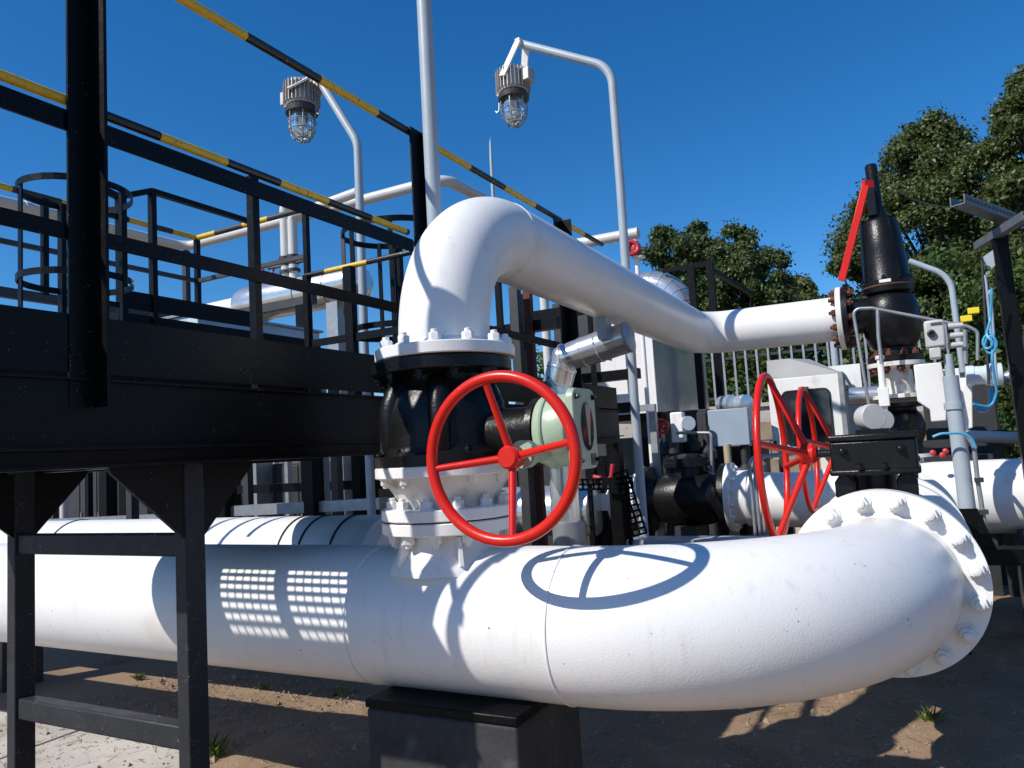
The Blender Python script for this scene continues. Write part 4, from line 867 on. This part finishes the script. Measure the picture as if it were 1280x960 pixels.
# canvas wrapped unit above
a_ = at(960, 476, Y=11.9); c_ = at(1003, 447, Y=11.9); e_ = at(1062, 478, Y=11.9)
zl = a_.z - .2
tb = MB(); P = [(a_.x, 11.8, zl), (c_.x - .16, 11.8, zl), (e_.x, 11.8, zl), (a_.x, 12.9, zl), (e_.x, 12.9, zl), (a_.x + .02, 11.82, c_.z), (c_.x - .18, 11.82, c_.z), (a_.x + .05, 12.8, c_.z + .05), (c_.x, 12.8, c_.z + .05), (e_.x - .1, 11.9, a_.z + .02), (e_.x - .1, 12.8, a_.z + .05)]
tb.add(P, [(0, 1, 6, 5), (1, 2, 9, 6), (5, 6, 8, 7), (6, 9, 10, 8), (2, 4, 10, 9), (3, 0, 5, 7), (4, 3, 7, 8, 10), (0, 3, 4, 2, 1)])
solo('canvas_cover', tb, 'tarp', 'grey white canvas cover draped over equipment above the white cabinet', 'cover', (c_.x, 12.3, zl), ang=20)
b = MB(); b.box((c_.x + .0, 12.95, G), (e_.x + .1, 13.1, at(1040, 458, Y=13).z)); solo('wind_screen', b, 'white_clean', 'plain white screen standing behind the canvas cover', 'screen', (c_.x, 13, G))
pipe_solo('clad_pipe', [at(1062, 496, Y=11), at(1110, 493, Y=11), at(1190, 488, Y=11)], .12, 'alu', 'horizontal shiny pipe right of the white cabinet', 'pipe', .1, n=24)

# ================================================================== fence, wall, hedge
WY = 17
wl = thing('stone_wall', 'low tan stone wall under the picket fence at the back', 'wall', (0, WY, G))
zt = at(1000, 503, Y=WY).z
bm_ = [MB().box((-.39, -.17, -.19), (.39, .17, .19)).mesh('stone_a', M['stone']), MB().box((-.31, -.18, -.19), (.31, .18, .19)).mesh('stone_b', M['stone']), MB().box((-.46, -.16, -.19), (.46, .16, .19)).mesh('stone_c', M['stone'])]
part('mortar_core', MB().box((-8, WY - .14, G), (.9, WY + .14, zt - .03)), 'concrete', wl)
nrow = int((zt - G) / .4)
for r_ in range(max(0, nrow - 5), nrow):
    X_ = -4.5 + (r_ % 2) * .3
    while X_ < .4:
        k = random.randrange(3); wd = (.39, .31, .46)[k]; X_ += wd
        inst('stone', bm_[k], wl, (X_, WY + random.uniform(-.02, .02), G + .2 + r_ * .4)); X_ += wd + .02
part('coping', MB().box((-8, WY - .22, zt - .03), (1.0, WY + .22, zt + .05)), 'concrete', wl)
fn = thing('picket_fence', 'pale metal picket fence on the stone wall in front of the hedge', 'fence', (0, WY, zt + .05))
zf0 = zt + .05; zf1 = at(1000, 425, Y=WY).z
pk = MB().box((-.022, -.015, 0), (.022, .015, zf1 - zf0)).mesh('picket', M['galv'])
X_ = -4.6
while X_ < .9: inst('picket', pk, fn, (X_, WY, zf0)); X_ += .24
for z_ in (zf0 + .15, zf1 - .25): part('fence_rail', MB().box((-4.7, WY + .02, z_), (1.0, WY + .06, z_ + .06)), 'dark', fn)
fn['label'] = 'pale metal picket fence on the stone wall in front of the hedge'

import numpy as np
def leaf_cloud(name, blobs, count, size, m, parent=None, lab=None, cat=None, loc=(0, 0, 0), kind=None, seed=1):
    R_ = np.random.default_rng(seed); B = np.array(blobs, float); p = B[:, 3] ** 2; p /= p.sum()
    k = R_.choice(len(B), count, p=p); unit = lambda a: a / np.linalg.norm(a, axis=1, keepdims=True)
    d = unit(R_.normal(size=(count, 3))); r = B[k, 3] * R_.random(count) ** .45 * (.6 + .6 * R_.random(count) + .55 * (R_.random(count) < .14))
    c = B[k, :3] + d * r[:, None] * np.array([1, 1, .82]) - np.array(loc)
    nn = unit(d + R_.normal(0, .7, (count, 3)) + np.array([0, 0, .3]))
    u = unit(np.cross(nn, R_.normal(size=(count, 3)))); v = np.cross(nn, u); s = (size * (.55 + .9 * R_.random(count)))[:, None]
    V = np.stack([c - u * s, c + v * s * .55 + nn * s * .15, c + u * s, c - v * s * .55 + nn * s * .15], 1).reshape(-1, 3)
    me = bpy.data.meshes.new(name); n4 = count * 4
    me.vertices.add(n4); me.vertices.foreach_set('co', V.ravel()); me.loops.add(n4); me.loops.foreach_set('vertex_index', np.arange(n4))
    me.polygons.add(count); me.polygons.foreach_set('loop_start', np.arange(count) * 4)
    me.materials.append(M[m]); me.update(calc_edges=True); me.validate()
    ob = bpy.data.objects.new(name, me); COL.objects.link(ob)
    if parent: ob.parent = parent
    else: ob.location = loc
    if kind: ob['kind'] = kind
    if lab: ob['label'] = lab; ob['category'] = cat
    return ob
def tree(lab, base, top, width, leaves, m, seed, size=.12, trunk=.25, dens=60, bottom=.15):
    rnd = random.Random(seed); base = Vector(base); h = top - base.z
    t = thing('tree', lab, 'tree', base, 'trees behind the fence')
    b = MB(); path = [base + Vector((rnd.uniform(-.1, .1) * i * .3, rnd.uniform(-.1, .1) * i * .3, h * .85 * i / 7)) for i in range(8)]
    b.tube(path, [trunk * (1 - .11 * i) for i in range(8)], 12)
    blobs = []
    for k in range(dens):
        f = bottom + (1 - bottom) * rnd.random() ** .9
        env = math.sin(math.pi * min(1, (1.02 - f) * 1.25 + .02)) if f > .6 else .95
        env = max(.18, env) ; a = rnd.random() * 6.28; rr = width / 2 * env * math.sqrt(rnd.random()) 
        r = width * .145 * (.25 + .75 * rnd.random()) * (1.12 - .35 * f)
        c = base + Vector((rr * math.cos(a), rr * math.sin(a), h * f - r * .6 * (f > .85)))
        blobs.append((c.x, c.y, c.z, r))
        if k % 5 == 0:
            j = path[min(7, int(f * 7 * .8))]; b.tube([j, j.lerp(c, .5) + Vector((0, 0, -.1)), c], [trunk * .3, trunk * .2, trunk * .08], 6, cap=False)
    part('trunk', b, 'bark', t)
    leaf_cloud('crown', blobs, leaves, size, m, parent=t, loc=base, seed=seed)
def px_tree(lab, cx, topy, wpx, Y, leaves, m, seed, **k):
    p = at(cx, topy, Y=Y); q = at(cx + wpx, topy, Y=Y); base = (p.x, Y, G)
    tree(lab, base, p.z, (q.x - p.x), leaves, m, seed, **k)
px_tree('tall tree at the right edge, the highest in the picture', 1290, 76, 215, 30, 220000, 'leaf', 3, size=.07, trunk=.35, dens=330, bottom=.08)
px_tree('big broad tree behind the relief valve', 1152, 148, 285, 33, 280000, 'leaf', 5, size=.075, trunk=.35, dens=330, bottom=.08)
px_tree('smaller tree left of the relief valve lever, lowest of the right group', 1078, 280, 140, 31, 90000, 'leaf', 8, size=.07, trunk=.25, dens=150, bottom=.1)
px_tree('leftmost of the middle trees, beside the grey lamp pole', 828, 279, 135, 34, 90000, 'leaf2', 9, size=.075, dens=150, bottom=.1)
px_tree('widest of the middle trees above the overhead pipe', 918, 281, 160, 35, 120000, 'leaf2', 10, size=.08, dens=170, bottom=.1)
px_tree('middle tree top peeking out behind the white clad elbow', 872, 278, 125, 37, 80000, 'leaf2', 12, size=.1, dens=130)
px_tree('small low tree above the far end of the overhead pipe', 1002, 345, 140, 40, 55000, 'leaf', 13, size=.11, dens=50)
px_tree('low rounded tree just left of the rusty flange', 958, 362, 110, 42, 45000, 'leaf2', 14, size=.11, dens=45)
# hedge mass behind the fence
hb = []; rnd = random.Random(4)
for k in range(260):
    X_ = rnd.uniform(-9, 12); hb.append((X_, 19.5 + rnd.uniform(-.8, 1.4), G + rnd.uniform(.3, 4.6 + (1.2 if X_ > 0 else 0)), rnd.uniform(.5, .9)))
leaf_cloud('hedge', hb, 120000, .07, 'hedge', lab='dense green hedge behind the picket fence', cat='hedge', loc=(0, 19.5, G), kind='stuff', seed=6)

# ================================================================== pipes and clutter under and behind the platform
ip = thing('insulated_pipe', 'white clad pipe with dark seams lying behind the foreground pipe at left', 'pipe', (-6, 5.0, G))
IY = 4.55; zc5 = 1.65 - IY * math.tan(math.radians(4.95)) - .355
xe = at(486, 660, Y=IY).x
part('cladding', MB().tube([(-14, IY, zc5), (xe - .12, IY, zc5)], .35, 56, cap=False), 'white_clean', ip)
part('end_cone', MB().lathe([(.35, 0), (.335, .1), (.26, .16)], (xe - .12, IY, zc5), (1, 0, 0), 48), 'white_clean', ip)
for x in (383, 408, 446, 100):
    X_ = at(x, 650, Y=IY).x; part('seam', MB().torus((X_, IY, zc5), (1, .0, 0), .351, .009, 56, 6), 'rubber', ip)
for X_ in (-9, at(24, 740, Y=IY).x): part('saddle', MB().box((X_ - .07, IY - .2, G), (X_ + .07, IY + .2, zc5 - .3)), 'dark', ip)
# columns and equipment glimpsed below the beam
words = ['first', 'second', 'third', 'fourth', 'fifth', 'sixth', 'seventh', 'eighth', 'ninth']
spec = [(64, 9.5, .12, 'dark'), (108, 9, .10, 'black'), (128, 8, .20, 'black'), (152, 8.5, .18, 'black'), (163, 9, .10, 'grey'), (187, 8.2, .14, 'black'), (283, 8.5, .20, 'black'), (357, 9.2, .10, 'galv'), (392, 7.2, .12, 'black')]
for k, (x, Y_, wd, m_) in enumerate(spec):
    q = at(x, 600, Y=Y_); solo('rack_column', MB().box((q.x - wd / 2, Y_, G), (q.x + wd / 2, Y_ + wd, 2.9)), m_, f'{words[k]} rack column from the left in the gap below the near platform', 'column', (q.x, Y_, G), 'rack columns under the platform')
for k, (x, Y_, wd, m_) in enumerate([(405, 7.4, .07, 'grey'), (418, 7.0, .10, 'dark'), (445, 7.8, .14, 'black'), (462, 7.6, .10, 'black'), (655, 7.2, .10, 'dark'), (664, 7.6, .12, 'black'), (672, 7.4, .08, 'rust'), (738, 8.6, .12, 'black'), (752, 8.6, .10, 'black')]):
    q = at(x, 600, Y=Y_); top = 2.9 if x < 600 else (3.45 if x < 700 else 1.55)
    solo('rack_column', MB().box((q.x - wd / 2, Y_, G), (q.x + wd / 2, Y_ + wd, top)), m_, f'{words[k]} rack column from the left in the row behind the black ball valve', 'column', (q.x, Y_, G), 'rack columns behind the valve')
for k, (y, x0, x1, Y_) in enumerate(((418, 600, 700, 7.5), (478, 690, 800, 8.5), (540, 425, 800, 8.4), (612, 300, 480, 7.9), (400, 640, 730, 8.6))):
    a_ = at(x0, y, Y=Y_); c_ = at(x1, y, Y=Y_); solo('rack_beam', MB().bar((a_.x, Y_, a_.z), (c_.x, Y_, a_.z), .12, .12), 'black', ['short black beam behind the red wheel, under the overhead pipe', 'black beam left of the stainless box', 'long black beam behind the valve at wheel height', 'low black beam left of the valve', 'upper black beam under the overhead pipe'][k], 'beam', (a_.x, Y_, a_.z))
# dark boxes added as backing, to darken the gaps behind valves and platform
for k, (x0, x1, y0, y1, Y_, lab) in enumerate(((795, 884, 518, 640, 10.5, 'dark backing box added below the stainless box'), (560, 795, 562, 700, 9.7, 'wide dark backing box added low behind the red wheel'), (884, 952, 560, 640, 10.9, 'dark backing box added below the blue grey panel'), (1150, 1242, 470, 600, 11.6, 'dark backing box added behind the pale blue actuator'), (262, 470, 585, 660, 10.2, 'dark backing box added under the platform right of the thick leg'), (60, 215, 585, 660, 10.4, 'dark backing box added under the platform left of the thick leg'))):
    a_ = at(x0, y0, Y=Y_); c_ = at(x1, y0, Y=Y_); t = thing('dark_backing', lab, 'cabinet', ((a_.x + c_.x) / 2, Y_ + .3, G), 'dark backing boxes in the yard')
    part('casing', MB().box((a_.x, Y_, G), (c_.x, Y_ + .6, a_.z)), 'dark', t, bevel=.01)
    n_ = max(2, int((c_.x - a_.x) / .55)); wd = (c_.x - a_.x) / n_
    for i_ in range(n_):
        dr = part('door', MB().box((a_.x + wd * i_ + .02, Y_ - .02, G + .1), (a_.x + wd * (i_ + 1) - .02, Y_ - .001, a_.z - .05)), 'dark', t, bevel=.006)
        part('handle', MB().box((a_.x + wd * i_ + .06, Y_ - .045, (a_.z + G) / 2), (a_.x + wd * i_ + .085, Y_ - .0205, (a_.z + G) / 2 + .14)), 'galv', dr)
# white and grey panels behind
a_ = at(750, 445, Y=9.0); c_ = at(785, 492, Y=9.0)
solo('sheet_panel', MB().box((a_.x, 9.0, c_.z), (c_.x, 9.05, a_.z)), 'white_clean', 'small white sheet panel left of the stainless box', 'panel', (a_.x, 9, c_.z))
a_ = at(690, 380, Y=9.4); c_ = at(752, 470, Y=9.4)
solo('sheet_panel', MB().box((a_.x, 9.4, c_.z), (c_.x, 9.45, a_.z)), 'dark', 'dark sheet panel behind the aluminium clad elbow', 'panel', (a_.x, 9.4, c_.z))
# perforated cable tray: rail and diagonal
a_ = at(722, 606, Y=7.2); c_ = at(790, 600, Y=7.2); e_ = at(775, 590, Y=7.2); f_ = at(800, 668, Y=7.2)
tr = thing('cable_tray', 'black perforated cable tray with a diagonal arm right of the red wheel', 'tray', (a_.x, 7.2, a_.z))
def perf(p0, p1, wd, nm):
    b = MB(); p0 = Vector(p0); p1 = Vector(p1); a = (p1 - p0).normalized(); s = a.cross(Vector((0, 1, 0))).normalized(); L_ = (p1 - p0).length; n = int(L_ / .055)
    for k in (-1, 0, 1): b.bar(p0 + s * wd * .5 * k, p1 + s * wd * .5 * k, .012, .02, up=s)
    for k in range(n + 1): q = p0 + a * L_ * k / n; b.bar(q - s * wd * .5, q + s * wd * .5, .012, .02, up=a)
    part(nm, b, 'black', tr)
perf(a_, (c_.x, 7.2, a_.z), .10, 'tray_rail'); perf(e_, f_, .14, 'diagonal_arm')
for k in range(2): part('hanger', MB().box((a_.x + .1 + k * .4, 7.21, G), (a_.x + .14 + k * .4, 7.25, a_.z)), 'black', tr)
# shiny duct behind the wheel
for k, (x0, x1, y, Y_, r_) in enumerate(((590, 745, 640, 8.4, .30), (440, 640, 670, 8.8, .25))):
    a_ = at(x0, y, Y=Y_); c_ = at(x1, y, Y=Y_); solo('clad_pipe', MB().cyl((a_.x, Y_, a_.z), (c_.x, Y_, a_.z), r_, n=36), 'alu', ['large shiny clad pipe behind the lower half of the red wheel', 'shiny clad pipe low behind the upright valve'][k], 'pipe', (a_.x, Y_, a_.z))
q = at(766, 575, Y=7.5); pipe_solo('drain_pipe', [at(742, 596, Y=7.5), at(764, 600, Y=7.5), at(766, 580, Y=7.5)], .025, 'red_dull', 'small bent red pipe right of the green gearbox', 'pipe', .05)
# machines seen low at left
for k, (x, y, Y_, m_, s_) in enumerate(((85, 640, 11, 'cap_tan', .55), (102, 625, 12, 'white_dirty', .4), (195, 640, 11, 'pale_blue', .45), (310, 612, 11.5, 'blue_grey', .5), (335, 596, 10.5, 'pale_blue', .28), (385, 600, 12, 'cap_tan', .4), (440, 620, 11, 'white_dirty', .35))):
    q = at(x, y, Y=Y_); t = thing('pump_set', ['tan pump set at far left below the platform', 'whitish pump set beside the tan one at far left', 'pale blue pump set left of the thick platform leg', 'blue grey pump set right of the thick platform leg', 'round pale blue motor under the platform beam', 'tan pump set under the platform beam', 'whitish pump set just left of the upright valve'][k], 'pump', (q.x, Y_, G), 'pump sets under the platform')
    part('motor', MB().lathe([(.3 * s_, -.8 * s_), (.5 * s_, -.7 * s_), (.5 * s_, .4 * s_), (.3 * s_, .5 * s_), (.2 * s_, .8 * s_)], (q.x, Y_, q.z + .1), (1, .3, .1), 24), m_, t)
    part('fan_cover', MB().lathe([(.52 * s_, -.9 * s_), (.54 * s_, -.7 * s_)], (q.x, Y_, q.z + .1), (1, .3, .1), 24), 'dark', t)
    part('base_frame', MB().box((q.x - s_, Y_ - .4 * s_, G), (q.x + s_, Y_ + .4 * s_, q.z - .3 * s_ + .1)), 'dark' if k % 2 else 'concrete', t)
    part('discharge_pipe', MB().tube(fillet([(q.x + .6 * s_, Y_, q.z), (q.x + .6 * s_, Y_, q.z + 1.0), (q.x + 1.6, Y_ + .2, q.z + 1.0)], .2), .09, 14), 'pipe_grey' if k % 2 else 'white_dirty', t)
# far building closing the yard behind the racks
bd = thing('far_building', 'long pale low building far behind the racks at left', 'building', (-22, 26, G))
part('wall', MB().box((-45, 26, G), (-7, 34, 2.6)), 'wall_pale', bd); part('roof', MB().box((-45.4, 25.6, 2.605), (-6.6, 34.4, 2.85)), 'galv', bd)
for k in range(12):
    X_ = -43 + k * 3; wn = part('window', MB().box((X_, 25.96, .8), (X_ + 1.3, 26.02, 1.9)), 'window', bd); part('sill', MB().box((X_ - .1, 25.9, .70), (X_ + 1.4, 26.02, .795)), 'concrete', wn)
# steel skid beams at left back (light edge seen behind the clad pipe)
for k, (x0, x1, y, Y_) in enumerate(((262, 480, 640, 6.6), (40, 220, 655, 6.8))):
    a_ = at(x0, y, Y=Y_); c_ = at(x1, y - 6, Y=Y_); solo('skid_beam', MB().bar((a_.x, Y_, a_.z), (c_.x, Y_, a_.z + .05), .16, .12), 'galv', ['pale steel skid beam behind the clad pipe, right of the thick leg', 'pale steel skid beam behind the clad pipe, left of the thick leg'][k], 'beam', (a_.x, Y_, a_.z))

# ================================================================== weeds and litter on the ground
rnd = random.Random(21)
def weed(x, y, s, lab, k):
    q = at(x, y, Z=G); vs = []; fs = []
    for i in range(46):
        a = rnd.random() * 6.28; l = s * (.25 + .95 * rnd.random()); b0_ = Vector((rnd.gauss(0, s * .15), rnd.gauss(0, s * .15), 0)); tl = rnd.uniform(.2, 1.1); d = Vector((math.cos(a) * tl, math.sin(a) * tl, 1)).normalized() * l
        wv = Vector((-math.sin(a), math.cos(a), 0)) * s * rnd.uniform(.018, .04); j = len(vs)
        vs += [b0_ - wv * .4, b0_ + wv * .4, b0_ + d * .55 + wv, b0_ + d + Vector((math.cos(a), math.sin(a), -.3)) * l * .2, b0_ + d * .55 - wv]; fs.append((j, j + 1, j + 2, j + 3, j + 4))
    me = bpy.data.meshes.new('weed'); me.from_pydata([tuple(v) for v in vs], [], fs); me.materials.append(M['weed'])
    o = bpy.data.objects.new('weed', me); COL.objects.link(o); o.location = q; o['label'] = lab; o['category'] = 'weed'; o['group'] = 'weeds in the dirt'
weed(270, 945, .16, 'small green weed right of the thick black leg at the bottom', 0)
weed(175, 850, .10, 'low dry weed on the lit strip behind the pipe', 1)
weed(1135, 690, .3, 'green weed on the dirt right of the bolted flange', 2) if False else None
q = at(1255, 700, Z=G)
weed(1250, 697, .35, 'green weed in the shade right of the conduit', 3)
weed(1165, 905, .14, 'dry tuft on the sunlit patch below the flange', 4)
for k, (x_, y_, s_, l_) in enumerate(((420, 872, .09, 'dry sprig on the lit strip left of the support block'), (330, 862, .07, 'tiny weed on the lit strip right of the thick leg'))): weed(x_, y_, s_, l_, k)
vs = []; fs = []
for i in range(9000):       # pebbles and dry stalks
    x = rnd.uniform(-7, 2.2); y = rnd.uniform(2.6, 7.5)
    s = rnd.uniform(.005, .022) * (2 if rnd.random() < .06 else 1); p = Vector((x, y, G + .02)); k = len(vs)
    if i % 3:
        a = rnd.random() * 6.28; e = [p + Vector((math.cos(a + j * 2.1) * s, math.sin(a + j * 2.1) * s, -.002)) for j in range(3)]
        vs += e + [p + Vector((0, 0, s * .9))]; fs += [(k, k + 1, k + 3), (k + 1, k + 2, k + 3), (k + 2, k, k + 3)]
    else:
        a = rnd.random() * 6.28; d = Vector((math.cos(a), math.sin(a), rnd.uniform(0, .4))) * rnd.uniform(.04, .14); n_ = Vector((-math.sin(a), math.cos(a), 0)) * .003
        vs += [p - n_ + Vector((0, 0, .008)), p + n_ + Vector((0, 0, .008)), p + d + n_ + Vector((0, 0, .01)), p + d - n_ + Vector((0, 0, .01))]; fs.append((k, k + 1, k + 2, k + 3))
me = bpy.data.meshes.new('gravel'); me.from_pydata([tuple(v) for v in vs], [], fs); me.materials.append(M['gravel']); o = bpy.data.objects.new('gravel', me); COL.objects.link(o); o['kind'] = 'stuff'; o['label'] = 'scattered pebbles and dry stalks on the dirt'; o['category'] = 'gravel'
